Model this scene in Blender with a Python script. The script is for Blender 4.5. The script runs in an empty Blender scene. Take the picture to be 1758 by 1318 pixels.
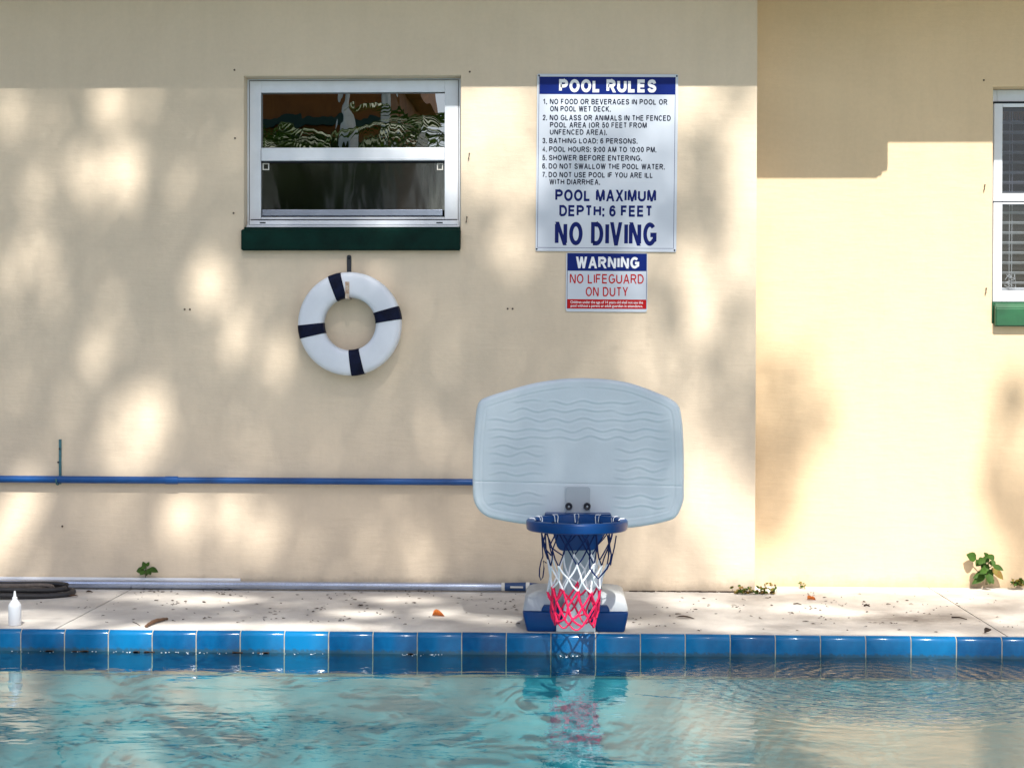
import bpy, bmesh, math, random
import numpy as np
from mathutils import Vector, Matrix, Euler
R = math.radians
random.seed(7); rng = np.random.default_rng(7)
scene = bpy.context.scene
col = scene.collection

# ------------------------------------------------------------------ camera
F_PX = 2700.0; W_PX = 1758.0; H_PX = 1318.0
CAM = Vector((0, -6.75, 0.98))
cam_rot = (Matrix.Rotation(R(1.93), 3, 'Z') @ Matrix.Rotation(R(90-0.785), 3, 'X') @ Matrix.Rotation(R(0.12), 3, 'Z'))
cd = bpy.data.cameras.new('camera'); cam = bpy.data.objects.new('camera', cd); col.objects.link(cam)
cam.location = CAM; cam.rotation_euler = cam_rot.to_euler()
cd.sensor_width = 36; cd.lens = 36*F_PX/W_PX; cd.clip_start = 0.05; cd.clip_end = 2000
scene.camera = cam

# ------------------------------------------------------------------ sky and sun
SUN_EL = R(50); SUN_AZ = R(8)     # azimuth: to the right of straight-on
SUN = Vector((math.sin(SUN_AZ)*math.cos(SUN_EL), -math.cos(SUN_AZ)*math.cos(SUN_EL), math.sin(SUN_EL)))
w = bpy.data.worlds.new('World'); scene.world = w; w.use_nodes = True
nt = w.node_tree; nt.nodes.clear()
sk = nt.nodes.new('ShaderNodeTexSky'); sk.sky_type = 'NISHITA'; sk.sun_disc = False
sk.sun_elevation = SUN_EL; sk.sun_rotation = math.atan2(SUN.x, SUN.y)
sk.dust_density = 2.0; sk.ozone_density = 1.0
bg = nt.nodes.new('ShaderNodeBackground'); bg.inputs[1].default_value = 0.115
wo = nt.nodes.new('ShaderNodeOutputWorld')
nt.links.new(sk.outputs[0], bg.inputs[0]); nt.links.new(bg.outputs[0], wo.inputs[0])
sl = bpy.data.lights.new('sun', 'SUN'); sl.energy = 5.0; sl.angle = R(0.5); sl.color = (1.0, 0.955, 0.885)
so = bpy.data.objects.new('sun', sl); col.objects.link(so)
so.rotation_euler = SUN.to_track_quat('Z', 'Y').to_euler()
scene.view_settings.view_transform = 'Standard'; scene.view_settings.look = 'None'
scene.view_settings.exposure = 0.6; scene.view_settings.gamma = 1
scene.view_settings.use_curve_mapping = False

# ------------------------------------------------------------------ placing helpers
def ray(u, v):
    return cam_rot @ Vector(((u-W_PX/2)/F_PX, -(v-H_PX/2)/F_PX, -1))
def at(u, v, y=0.0):                 # point seen at photo pixel (u, v) on the vertical plane Y = y
    d = ray(u, v); return CAM + d*((y-CAM.y)/d.y)
def on(u, v, z=0.0):                 # same on the horizontal plane Z = z
    d = ray(u, v); return CAM + d*((z-CAM.z)/d.z)

def tag(o, label=None, cat=None, group=None, kind=None):
    if label: o['label'] = label
    if cat: o['category'] = cat
    if group: o['group'] = group
    if kind: o['kind'] = kind
    return o
def empty(name, loc=(0, 0, 0)):
    o = bpy.data.objects.new(name, None); col.objects.link(o); o.location = loc; o.empty_display_size = .05
    return o
def link(name, me, m=None, parent=None):
    if m is not None and len(me.materials) == 0: me.materials.append(m)
    o = bpy.data.objects.new(name, me); col.objects.link(o)
    if parent is not None:
        o.parent = parent
        top = parent; off = Vector((0, 0, 0))
        while top is not None: off += Vector(top.location); top = top.parent
        o.location = -off            # meshes are written in world coordinates
    return o
def build(name, bm, m, parent=None, smooth=False):
    bmesh.ops.recalc_face_normals(bm, faces=bm.faces)
    me = bpy.data.meshes.new(name); bm.to_mesh(me); bm.free()
    if smooth:
        for p in me.polygons: p.use_smooth = True
        try: me.set_sharp_from_angle(angle=R(40))
        except Exception: pass
    return link(name, me, m, parent)
def box(bm, x0, x1, y0, y1, z0, z1, bev=0, seg=2):
    vs = [bm.verts.new(p) for p in ((x0,y0,z0),(x1,y0,z0),(x1,y1,z0),(x0,y1,z0),(x0,y0,z1),(x1,y0,z1),(x1,y1,z1),(x0,y1,z1))]
    fs = [bm.faces.new([vs[i] for i in f]) for f in ((0,3,2,1),(4,5,6,7),(0,1,5,4),(1,2,6,5),(2,3,7,6),(3,0,4,7))]
    if bev:
        es = list({e for f in fs for e in f.edges})
        bmesh.ops.bevel(bm, geom=es, offset=bev, segments=seg, profile=.5, affect='EDGES')
def prism(bm, pts, axis, a, b):
    """polygon pts (2D) extruded along axis from a to b; 'x': pts are (y,z); 'y': (x,z); 'z': (x,y)"""
    def mk(p, t): return {'x': (t, p[0], p[1]), 'y': (p[0], t, p[1]), 'z': (p[0], p[1], t)}[axis]
    A = [bm.verts.new(mk(p, a)) for p in pts]; B = [bm.verts.new(mk(p, b)) for p in pts]
    n = len(pts)
    fs = [bm.faces.new(A), bm.faces.new(B[::-1])]
    for i in range(n): fs.append(bm.faces.new((A[i], B[i], B[(i+1) % n], A[(i+1) % n])))
    return fs
def tube(bm, pts, r, n=8, closed=False, cap=True):
    pts = [Vector(p) for p in pts]; rs = r if isinstance(r, (list, tuple)) else [r]*len(pts)
    N = len(pts); rings = []; up = Vector((0.13, 0.21, 0.97))
    for i, p in enumerate(pts):
        a = pts[(i-1) % N] if (closed or i > 0) else p
        b = pts[(i+1) % N] if (closed or i < N-1) else p
        t = (b-a).normalized()
        s = t.cross(up)
        if s.length < 1e-3: s = t.cross(Vector((1, 0, 0)))
        s.normalize(); q = s.cross(t)
        rings.append([bm.verts.new(p + (s*math.cos(2*math.pi*k/n) + q*math.sin(2*math.pi*k/n))*rs[i]) for k in range(n)])
    for i in range(N if closed else N-1):
        A, B = rings[i], rings[(i+1) % N]
        for k in range(n): bm.faces.new((A[k], A[(k+1) % n], B[(k+1) % n], B[k]))
    if cap and not closed:
        bm.faces.new(rings[0][::-1]); bm.faces.new(rings[-1])
def lathe(bm, c, prof, n=32, axis='z'):
    rings = []
    for (r, h) in prof:
        ring = []
        for k in range(n):
            a = 2*math.pi*k/n
            ring.append(bm.verts.new((c[0]+r*math.cos(a), c[1]+r*math.sin(a), c[2]+h) if axis == 'z' else (c[0]+r*math.cos(a), c[1]+h, c[2]+r*math.sin(a))))
        rings.append(ring)
    for A, B in zip(rings, rings[1:]):
        for k in range(n): bm.faces.new((A[k], A[(k+1) % n], B[(k+1) % n], B[k]))
    return rings

# ------------------------------------------------------------------ materials
def mat(name, c, rough=.6, metal=0, spec=.5, var=0, vscale=8, bump=0, bscale=200, c2=None, coat=0, trans=0):
    m = bpy.data.materials.new(name); m.use_nodes = True; t = m.node_tree; L = t.links
    p = t.nodes['Principled BSDF']
    p.inputs['Base Color'].default_value = (*c, 1); p.inputs['Roughness'].default_value = rough
    p.inputs['Metallic'].default_value = metal; p.inputs['Specular IOR Level'].default_value = spec
    p.inputs['Coat Weight'].default_value = coat; p.inputs['Transmission Weight'].default_value = trans
    tc = t.nodes.new('ShaderNodeTexCoord')
    if var or c2:
        n = t.nodes.new('ShaderNodeTexNoise'); n.inputs['Scale'].default_value = vscale; n.inputs['Detail'].default_value = 6
        n.inputs['Roughness'].default_value = .65
        L.new(tc.outputs['Object'], n.inputs['Vector'])
        r = t.nodes.new('ShaderNodeValToRGB'); r.color_ramp.elements[0].position = .3; r.color_ramp.elements[1].position = .7
        lo = c2 if c2 else tuple(x*(1-var) for x in c)
        r.color_ramp.elements[0].color = (*lo, 1); r.color_ramp.elements[1].color = (*[min(1, x*(1+(var if not c2 else 0))) for x in c], 1)
        L.new(n.outputs['Fac'], r.inputs[0]); L.new(r.outputs[0], p.inputs['Base Color'])
    if bump:
        n = t.nodes.new('ShaderNodeTexNoise'); n.inputs['Scale'].default_value = bscale; n.inputs['Detail'].default_value = 4
        L.new(tc.outputs['Object'], n.inputs['Vector'])
        b = t.nodes.new('ShaderNodeBump'); b.inputs['Strength'].default_value = 1; b.inputs['Distance'].default_value = bump
        L.new(n.outputs['Fac'], b.inputs['Height']); L.new(b.outputs[0], p.inputs['Normal'])
    return m
def N(t, typ, **kw):
    n = t.nodes.new(typ)
    for k, v in kw.items():
        if k.startswith('i_'): n.inputs[k[2:].replace('_', ' ')].default_value = v
        else: setattr(n, k, v)
    return n

def stucco(name, c, c_dirty):
    m = bpy.data.materials.new(name); m.use_nodes = True; t = m.node_tree; L = t.links; p = t.nodes['Principled BSDF']
    p.inputs['Roughness'].default_value = .85; p.inputs['Specular IOR Level'].default_value = .25
    tc = N(t, 'ShaderNodeTexCoord')
    n1 = N(t, 'ShaderNodeTexNoise', i_Scale=1.3, i_Detail=9, i_Roughness=.66, i_Distortion=.8)
    n2 = N(t, 'ShaderNodeTexNoise', i_Scale=55, i_Detail=5, i_Roughness=.7)
    L.new(tc.outputs['Object'], n1.inputs['Vector']); L.new(tc.outputs['Object'], n2.inputs['Vector'])
    r = N(t, 'ShaderNodeValToRGB'); r.color_ramp.elements[0].position = .25; r.color_ramp.elements[1].position = .72
    r.color_ramp.elements[0].color = (*[x*.90 for x in c], 1); r.color_ramp.elements[1].color = (*[min(1, x*1.03) for x in c], 1)
    L.new(n1.outputs['Fac'], r.inputs[0])
    r2 = N(t, 'ShaderNodeMapRange'); r2.inputs['To Min'].default_value = .93; r2.inputs['To Max'].default_value = 1.05
    L.new(n2.outputs['Fac'], r2.inputs['Value'])
    mx = N(t, 'ShaderNodeMix', data_type='RGBA', blend_type='MULTIPLY'); mx.inputs[0].default_value = 1
    mv = N(t, 'ShaderNodeMapping'); mv.inputs['Scale'].default_value = (11, 11, .9); L.new(tc.outputs['Object'], mv.inputs[0])
    nv = N(t, 'ShaderNodeTexNoise', i_Scale=1.0, i_Detail=7, i_Roughness=.7); L.new(mv.outputs[0], nv.inputs['Vector'])
    rv = N(t, 'ShaderNodeMapRange'); rv.inputs['From Min'].default_value = .3; rv.inputs['From Max'].default_value = .55; rv.inputs['To Min'].default_value = .965; rv.inputs['To Max'].default_value = 1.0
    L.new(nv.outputs['Fac'], rv.inputs['Value'])
    mm = N(t, 'ShaderNodeMath', operation='MULTIPLY'); L.new(rv.outputs[0], mm.inputs[0]); L.new(r2.outputs[0], mm.inputs[1])
    L.new(r.outputs[0], mx.inputs[6]); L.new(mm.outputs[0], mx.inputs[7])
    # splash dirt in the lowest few centimetres of the paint
    sx = N(t, 'ShaderNodeSeparateXYZ'); L.new(tc.outputs['Object'], sx.inputs[0])
    n3 = N(t, 'ShaderNodeTexNoise', i_Scale=14, i_Detail=7, i_Roughness=.7); L.new(tc.outputs['Object'], n3.inputs['Vector'])
    ma = N(t, 'ShaderNodeMath', operation='MULTIPLY'); L.new(n3.outputs['Fac'], ma.inputs[0]); ma.inputs[1].default_value = .11
    sb = N(t, 'ShaderNodeMath', operation='SUBTRACT'); L.new(ma.outputs[0], sb.inputs[0]); L.new(sx.outputs['Z'], sb.inputs[1])
    mr = N(t, 'ShaderNodeMapRange'); mr.inputs['From Min'].default_value = 0; mr.inputs['From Max'].default_value = .05; mr.inputs['To Max'].default_value = .6
    L.new(sb.outputs[0], mr.inputs['Value'])
    m2 = N(t, 'ShaderNodeMix', data_type='RGBA'); L.new(mr.outputs[0], m2.inputs[0]); L.new(mx.outputs[2], m2.inputs[6]); m2.inputs[7].default_value = (*c_dirty, 1)
    L.new(m2.outputs[2], p.inputs['Base Color'])
    # float-finished stucco: fine sand and faint horizontal trowel pulls
    mp = N(t, 'ShaderNodeMapping'); mp.inputs['Scale'].default_value = (9, 9, 46); L.new(tc.outputs['Object'], mp.inputs[0])
    n4 = N(t, 'ShaderNodeTexNoise', i_Scale=1.0, i_Detail=5, i_Roughness=.6); L.new(mp.outputs[0], n4.inputs['Vector'])
    n5 = N(t, 'ShaderNodeTexNoise', i_Scale=300, i_Detail=3); L.new(tc.outputs['Object'], n5.inputs['Vector'])
    n6 = N(t, 'ShaderNodeTexNoise', i_Scale=7, i_Detail=3); L.new(tc.outputs['Object'], n6.inputs['Vector'])
    a1 = N(t, 'ShaderNodeMath', operation='MULTIPLY_ADD'); L.new(n5.outputs['Fac'], a1.inputs[0]); a1.inputs[1].default_value = .35; L.new(n4.outputs['Fac'], a1.inputs[2])
    a2 = N(t, 'ShaderNodeMath', operation='MULTIPLY_ADD'); L.new(n6.outputs['Fac'], a2.inputs[0]); a2.inputs[1].default_value = 3; L.new(a1.outputs[0], a2.inputs[2])
    b = N(t, 'ShaderNodeBump'); b.inputs['Distance'].default_value = .0016; L.new(a2.outputs[0], b.inputs['Height']); L.new(b.outputs[0], p.inputs['Normal'])
    return m
M = {}
M['wall'] = stucco('cream_stucco', (.72, .60, .455), (.34, .27, .2))
M['wall2'] = stucco('yellow_stucco', (.75, .575, .37), (.38, .3, .2))
M['frame'] = mat('window_aluminium', (.70, .74, .80), .4, .0, var=.05, vscale=12, bump=.0001, bscale=60)
M['gasket'] = mat('gasket', (.015, .018, .025), .7, spec=.15)
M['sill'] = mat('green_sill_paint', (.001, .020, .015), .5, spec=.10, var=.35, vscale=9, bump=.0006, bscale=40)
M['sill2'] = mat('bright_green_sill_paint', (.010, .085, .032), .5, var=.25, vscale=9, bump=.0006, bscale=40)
M['soffit'] = mat('soffit_paint', (.62, .5, .3), .7, var=.05)
M['shingle'] = mat('roof_shingle', (.16, .12, .09), .9, var=.3, vscale=30, bump=.004, bscale=60)
M['metal_dark'] = mat('dark_metal', (.03, .035, .045), .45, .4)
M['screw'] = mat('rusty_screw', (.10, .07, .05), .6, .3, var=.4, vscale=300)
M['room'] = mat('room_shade', (.035, .03, .028), .9)  # near-black colour stands in for the shade of an unlit room
M['slat'] = mat('blind_slat', (.72, .72, .70), .45)
M['brown'] = mat('brown_reflection', (.30, .13, .04), .7, var=.3, vscale=60)
M['white_sign'] = mat('white_sign_face', (.54, .59, .67), .3, spec=.5, var=.03, vscale=6, bump=.0004, bscale=6)
M['navy_print'] = mat('navy_print', (.002, .010, .115), .4, spec=.15)
M['black_print'] = mat('dark_print', (.006, .010, .03), .4, spec=.15)
M['red_print'] = mat('red_print', (.46, .006, .008), .4, spec=.15)
M['white_print'] = mat('white_print', (.80, .82, .86), .3)
M['sign_blue'] = mat('sign_blue', (.001, .014, .15), .4, spec=.15)
M['ring'] = mat('ring_foam', (.68, .72, .79), .45, var=.04, vscale=10, bump=.0006, bscale=25)
M['band'] = mat('navy_band', (.004, .007, .026), .55, spec=.12, var=.5, vscale=25, bump=.0015, bscale=40)
M['tape'] = mat('worn_tape', (.62, .58, .5), .5, c2=(.3, .16, .08), vscale=60)
M['pole_blue'] = mat('blue_pole', (.003, .065, .24), .3, .0, var=.25, vscale=5)
M['pole_silver'] = mat('silver_blue_pole', (.46, .52, .66), .25, .8, var=.12, vscale=6)
M['pole_white'] = mat('white_pipe', (.72, .73, .76), .4)
M['teal'] = mat('teal_bracket', (.04, .14, .17), .5, var=.3, vscale=60)
M['grip'] = mat('blue_grip', (.01, .05, .16), .45, bump=.0005, bscale=300)
M['grip_white'] = mat('grip_white', (.7, .68, .62), .5)
M['board'] = mat('backboard_plastic', (.56, .62, .665), .42, var=.06, vscale=4, bump=.0003, bscale=120)
M['grey_pl'] = mat('grey_plastic', (.38, .42, .46), .45, var=.05, vscale=12, bump=.0003, bscale=200)
M['lt_pl'] = mat('light_plastic', (.52, .56, .58), .42, var=.06, vscale=12, bump=.0003, bscale=200)
M['blue_pl'] = mat('blue_plastic', (.001, .042, .17), .32, spec=.25, var=.12, vscale=8, bump=.0003, bscale=60)
M['black_pl'] = mat('black_plastic', (.012, .012, .018), .3)
M['cord_navy'] = mat('navy_cord', (.006, .018, .085), .8, spec=.15, bump=.0004, bscale=900)
M['cord_white'] = mat('white_cord', (.75, .77, .8), .8, bump=.0004, bscale=900)
M['cord_red'] = mat('red_cord', (.80, .006, .085), .75, bump=.0004, bscale=900)
M['hose'] = mat('dark_hose', (.03, .028, .03), .45, var=.3, vscale=60)
M['hose2'] = mat('grey_hose', (.16, .13, .11), .6, var=.3, vscale=60)
M['bottle'] = mat('white_bottle', (.78, .8, .84), .35, trans=.25)
M['grout'] = mat('grout', (.38, .35, .28), .9, var=.25, vscale=40, bump=.0005)
M['leaf'] = mat('leaf_green', (.035, .085, .008), .6, spec=.2, var=.35, vscale=30)
M['leaf2'] = mat('weed_leaf', (.20, .22, .025), .55, c2=(.22, .07, .015), vscale=60)
M['leaf_orange'] = mat('orange_leaf', (.55, .14, .015), .6, var=.4, vscale=60)
M['stem'] = mat('stem_green', (.10, .09, .035), .6)
M['litter'] = mat('dry_litter', (.075, .045, .028), .85, c2=(.02, .013, .01), vscale=50)
M['pod'] = mat('seed_pod', (.16, .08, .04), .6, c2=(.05, .025, .015), vscale=90)
M['crown'] = mat('tree_leaf', (.045, .08, .015), .6, spec=.2, var=.4, vscale=2)
M['palm'] = mat('palm_leaf', (.055, .11, .012), .6, spec=.1, var=.4, vscale=2)
M['bark'] = mat('bark', (.17, .14, .11), .9, var=.3, vscale=10, bump=.01, bscale=20)
M['pale_bark'] = mat('pale_bark', (.82, .82, .82), .8, var=.2, vscale=4)
M['far_wall'] = mat('far_house_wall', (.36, .13, .03), .8, var=.3, vscale=1.5)
M['far_green'] = mat('far_trim', (.02, .07, .05), .6)
M['grass'] = mat('lawn', (.05, .085, .025), .9, var=.4, vscale=3, bump=.02, bscale=30)
M['far_glass'] = mat('far_glass', (.05, .06, .08), .1)

# glazed pool tile: mottled blue glaze over a fired body, a faint lime line near the water
def tile_mat():
    m = bpy.data.materials.new('blue_glazed_tile'); m.use_nodes = True; t = m.node_tree; L = t.links; p = t.nodes['Principled BSDF']
    p.inputs['Roughness'].default_value = .16; p.inputs['Coat Weight'].default_value = .0; p.inputs['Specular IOR Level'].default_value = .35; p.inputs['Coat Roughness'].default_value = .08
    tc = N(t, 'ShaderNodeTexCoord'); oi = N(t, 'ShaderNodeObjectInfo')
    n = N(t, 'ShaderNodeTexNoise', i_Scale=22, i_Detail=6, i_Roughness=.6); L.new(tc.outputs['Object'], n.inputs['Vector'])
    ad = N(t, 'ShaderNodeMath', operation='MULTIPLY_ADD'); L.new(oi.outputs['Random'], ad.inputs[0]); ad.inputs[1].default_value = .55; 
    s = N(t, 'ShaderNodeMath', operation='MULTIPLY'); L.new(n.outputs['Fac'], s.inputs[0]); s.inputs[1].default_value = .6
    L.new(s.outputs[0], ad.inputs[2])
    r = N(t, 'ShaderNodeValToRGB'); e = r.color_ramp.elements
    e[0].position = .2; e[0].color = (.002, .055, .17, 1); e[1].position = .75; e[1].color = (.004, .145, .34, 1)
    L.new(ad.outputs[0], r.inputs[0])
    sx = N(t, 'ShaderNodeSeparateXYZ'); L.new(tc.outputs['Object'], sx.inputs[0])
    n2 = N(t, 'ShaderNodeTexNoise', i_Scale=60, i_Detail=6); L.new(tc.outputs['Object'], n2.inputs['Vector'])
    q = N(t, 'ShaderNodeMath', operation='MULTIPLY_ADD'); L.new(n2.outputs['Fac'], q.inputs[0]); q.inputs[1].default_value = .03; L.new(sx.outputs['Z'], q.inputs[2])
    mr = N(t, 'ShaderNodeMapRange'); mr.inputs['From Min'].default_value = -.046; mr.inputs['From Max'].default_value = -.056; mr.inputs['To Min'].default_value = 0; mr.inputs['To Max'].default_value = .75
    L.new(q.outputs[0], mr.inputs['Value'])
    mx = N(t, 'ShaderNodeMix', data_type='RGBA'); L.new(mr.outputs[0], mx.inputs[0]); L.new(r.outputs[0], mx.inputs[6]); mx.inputs[7].default_value = (.03, .07, .09, 1)
    L.new(mx.outputs[2], p.inputs['Base Color'])
    b = N(t, 'ShaderNodeBump'); b.inputs['Distance'].default_value = .0006; L.new(n.outputs['Fac'], b.inputs['Height']); L.new(b.outputs[0], p.inputs['Normal'])
    return m
M['tile'] = tile_mat()

def deck_mat():
    m = bpy.data.materials.new('pool_deck_concrete'); m.use_nodes = True; t = m.node_tree; L = t.links; p = t.nodes['Principled BSDF']
    p.inputs['Roughness'].default_value = .8; p.inputs['Specular IOR Level'].default_value = .3
    tc = N(t, 'ShaderNodeTexCoord')
    n1 = N(t, 'ShaderNodeTexNoise', i_Scale=2.2, i_Detail=9, i_Roughness=.68, i_Distortion=.6); L.new(tc.outputs['Object'], n1.inputs['Vector'])
    r = N(t, 'ShaderNodeValToRGB'); e = r.color_ramp.elements; e[0].position = .30; e[0].color = (.44, .405, .365, 1); e[1].position = .6; e[1].color = (.68, .645, .59, 1)
    L.new(n1.outputs['Fac'], r.inputs[0])
    # dark mildewed stain on the right-hand slab
    c = on(1560, 1062)
    mp = N(t, 'ShaderNodeMapping'); mp.inputs['Location'].default_value = (-c.x*1.9, -c.y*5, 0); mp.inputs['Scale'].default_value = (1.9, 5, 1)
    L.new(tc.outputs['Object'], mp.inputs[0])
    ln = N(t, 'ShaderNodeVectorMath', operation='LENGTH'); L.new(mp.outputs[0], ln.inputs[0])
    n2 = N(t, 'ShaderNodeTexNoise', i_Scale=16, i_Detail=10, i_Roughness=.75); L.new(tc.outputs['Object'], n2.inputs['Vector'])
    q = N(t, 'ShaderNodeMath', operation='MULTIPLY_ADD'); L.new(n2.outputs['Fac'], q.inputs[0]); q.inputs[1].default_value = -1.6; q.inputs[2].default_value = 1.55
    q2 = N(t, 'ShaderNodeMath', operation='SUBTRACT'); L.new(q.outputs[0], q2.inputs[0]); L.new(ln.outputs['Value'], q2.inputs[1])
    mr = N(t, 'ShaderNodeMapRange'); mr.inputs['From Min'].default_value = -.1; mr.inputs['From Max'].default_value = .6; mr.inputs['To Max'].default_value = .75; L.new(q2.outputs[0], mr.inputs['Value'])
    mx = N(t, 'ShaderNodeMix', data_type='RGBA'); L.new(mr.outputs[0], mx.inputs[0]); L.new(r.outputs[0], mx.inputs[6]); mx.inputs[7].default_value = (.22, .19, .165, 1)
    n3 = N(t, 'ShaderNodeTexNoise', i_Scale=240, i_Detail=4); L.new(tc.outputs['Object'], n3.inputs['Vector'])
    r3 = N(t, 'ShaderNodeMapRange'); r3.inputs['To Min'].default_value = .86; r3.inputs['To Max'].default_value = 1.12; L.new(n3.outputs['Fac'], r3.inputs['Value'])
    m2 = N(t, 'ShaderNodeMix', data_type='RGBA', blend_type='MULTIPLY'); m2.inputs[0].default_value = 1; L.new(mx.outputs[2], m2.inputs[6]); L.new(r3.outputs[0], m2.inputs[7])
    L.new(m2.outputs[2], p.inputs['Base Color'])
    b = N(t, 'ShaderNodeBump'); b.inputs['Distance'].default_value = .0012; L.new(n3.outputs['Fac'], b.inputs['Height']); L.new(b.outputs[0], p.inputs['Normal'])
    return m
M['deck'] = deck_mat()
M['pool_plaster'] = mat('pool_plaster', (.20, .50, .54), .7, var=.12, vscale=3)
M['pool_blue'] = mat('pool_step_tile', (.01, .12, .42), .4)

EDGE_Y = -1.07; WATER_Z = -0.078
RIP = on(1500, 1165, WATER_Z)
def water_mat():
    m = bpy.data.materials.new('pool_water'); m.use_nodes = True; t = m.node_tree; L = t.links; t.nodes.clear()
    out = N(t, 'ShaderNodeOutputMaterial')
    tr = N(t, 'ShaderNodeBsdfTransparent'); tr.inputs[0].default_value = (.58, .93, .96, 1)
    gl = N(t, 'ShaderNodeBsdfGlossy'); gl.inputs['Roughness'].default_value = .015; gl.inputs[0].default_value = (1, 1, 1, 1)
    fr = N(t, 'ShaderNodeFresnel'); fr.inputs[0].default_value = 1.53
    mx = N(t, 'ShaderNodeMixShader'); L.new(fr.outputs[0], mx.inputs[0]); L.new(tr.outputs[0], mx.inputs[1]); L.new(gl.outputs[0], mx.inputs[2]); L.new(mx.outputs[0], out.inputs[0])
    tc = N(t, 'ShaderNodeTexCoord')
    mp = N(t, 'ShaderNodeMapping'); mp.inputs['Scale'].default_value = (2.2, 3.2, 1); L.new(tc.outputs['Object'], mp.inputs[0])
    n1 = N(t, 'ShaderNodeTexNoise', i_Scale=1.0, i_Detail=3, i_Roughness=.5, i_Distortion=.5); L.new(mp.outputs[0], n1.inputs['Vector'])
    mp2 = N(t, 'ShaderNodeMapping'); mp2.inputs['Scale'].default_value = (9, 16, 1); L.new(tc.outputs['Object'], mp2.inputs[0])
    n2 = N(t, 'ShaderNodeTexNoise', i_Scale=1.0, i_Detail=2, i_Roughness=.5, i_Distortion=1.2); L.new(mp2.outputs[0], n2.inputs['Vector'])
    # rings spreading from a disturbance on the right, fading out with distance
    mp3 = N(t, 'ShaderNodeMapping'); mp3.inputs['Location'].default_value = (-RIP.x, -RIP.y, -WATER_Z); L.new(tc.outputs['Object'], mp3.inputs[0])
    wv = N(t, 'ShaderNodeTexWave', wave_type='RINGS', rings_direction='Z', i_Scale=6.0, i_Distortion=5.0, i_Detail=3.0); wv.inputs['Detail Scale'].default_value = 1.6
    L.new(mp3.outputs[0], wv.inputs['Vector'])
    ln = N(t, 'ShaderNodeVectorMath', operation='LENGTH'); L.new(mp3.outputs[0], ln.inputs[0])
    fo = N(t, 'ShaderNodeMapRange'); fo.inputs['From Min'].default_value = .1; fo.inputs['From Max'].default_value = .8; fo.inputs['To Min'].default_value = 3.2; fo.inputs['To Max'].default_value = 0
    L.new(ln.outputs['Value'], fo.inputs['Value'])
    mp4 = N(t, 'ShaderNodeMapping'); mp4.inputs['Scale'].default_value = (22, 40, 1); L.new(tc.outputs['Object'], mp4.inputs[0])
    n4 = N(t, 'ShaderNodeTexNoise', i_Scale=1.0, i_Detail=3, i_Distortion=1.2); L.new(mp4.outputs[0], n4.inputs['Vector'])
    aw = N(t, 'ShaderNodeMath', operation='MULTIPLY_ADD'); L.new(n4.outputs['Fac'], aw.inputs[0]); aw.inputs[1].default_value = 1.8; L.new(wv.outputs['Fac'], aw.inputs[2])
    wm = N(t, 'ShaderNodeMath', operation='MULTIPLY'); L.new(aw.outputs[0], wm.inputs[0]); L.new(fo.outputs[0], wm.inputs[1])
    s1 = N(t, 'ShaderNodeMath', operation='MULTIPLY_ADD'); L.new(n2.outputs['Fac'], s1.inputs[0]); s1.inputs[1].default_value = .10; 
    s0 = N(t, 'ShaderNodeMath', operation='MULTIPLY'); L.new(n1.outputs['Fac'], s0.inputs[0]); s0.inputs[1].default_value = .9; L.new(s0.outputs[0], s1.inputs[2])
    s2 = N(t, 'ShaderNodeMath', operation='MULTIPLY_ADD'); L.new(wm.outputs[0], s2.inputs[0]); s2.inputs[1].default_value = .22; L.new(s1.outputs[0], s2.inputs[2])
    b = N(t, 'ShaderNodeBump'); b.inputs['Distance'].default_value = .0095; L.new(s2.outputs[0], b.inputs['Height'])
    L.new(b.outputs[0], gl.inputs['Normal']); L.new(b.outputs[0], fr.inputs['Normal'])
    return m
M['water'] = water_mat()

def glass_mat(name, refl, tint, rough, wav):
    m = bpy.data.materials.new(name); m.use_nodes = True; t = m.node_tree; L = t.links; t.nodes.clear()
    out = N(t, 'ShaderNodeOutputMaterial'); tr = N(t, 'ShaderNodeBsdfTransparent'); tr.inputs[0].default_value = (*tint, 1)
    gl = N(t, 'ShaderNodeBsdfGlossy'); gl.inputs['Roughness'].default_value = rough
    mx = N(t, 'ShaderNodeMixShader'); mx.inputs[0].default_value = refl
    L.new(tr.outputs[0], mx.inputs[1]); L.new(gl.outputs[0], mx.inputs[2]); L.new(mx.outputs[0], out.inputs[0])
    tc = N(t, 'ShaderNodeTexCoord'); n = N(t, 'ShaderNodeTexNoise', i_Scale=1, i_Detail=2, i_Distortion=.6); mp = N(t, 'ShaderNodeMapping'); mp.inputs['Scale'].default_value = (8, 5, 2.6); L.new(tc.outputs['Object'], mp.inputs[0]); L.new(mp.outputs[0], n.inputs['Vector'])
    b = N(t, 'ShaderNodeBump'); b.inputs['Distance'].default_value = wav; L.new(n.outputs['Fac'], b.inputs['Height']); L.new(b.outputs[0], gl.inputs['Normal'])
    return m
M['glass'] = glass_mat('solar_film_glass', .42, (.25, .24, .22), .0, .00045)
M['screen'] = glass_mat('screened_glass', .21, (.22, .21, .2), .07, .0008)
M['glass2'] = glass_mat('clear_glass', .05, (.8, .82, .85), .0, .002)
M['glass3'] = glass_mat('dusty_glass', .05, (.62, .64, .70), .2, .002)

# ================================================================== SETTING
RY = 0.18                                     # the right-hand wing stands back by this much
XC = at(1298, 560, 0).x                       # outside corner
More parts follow.
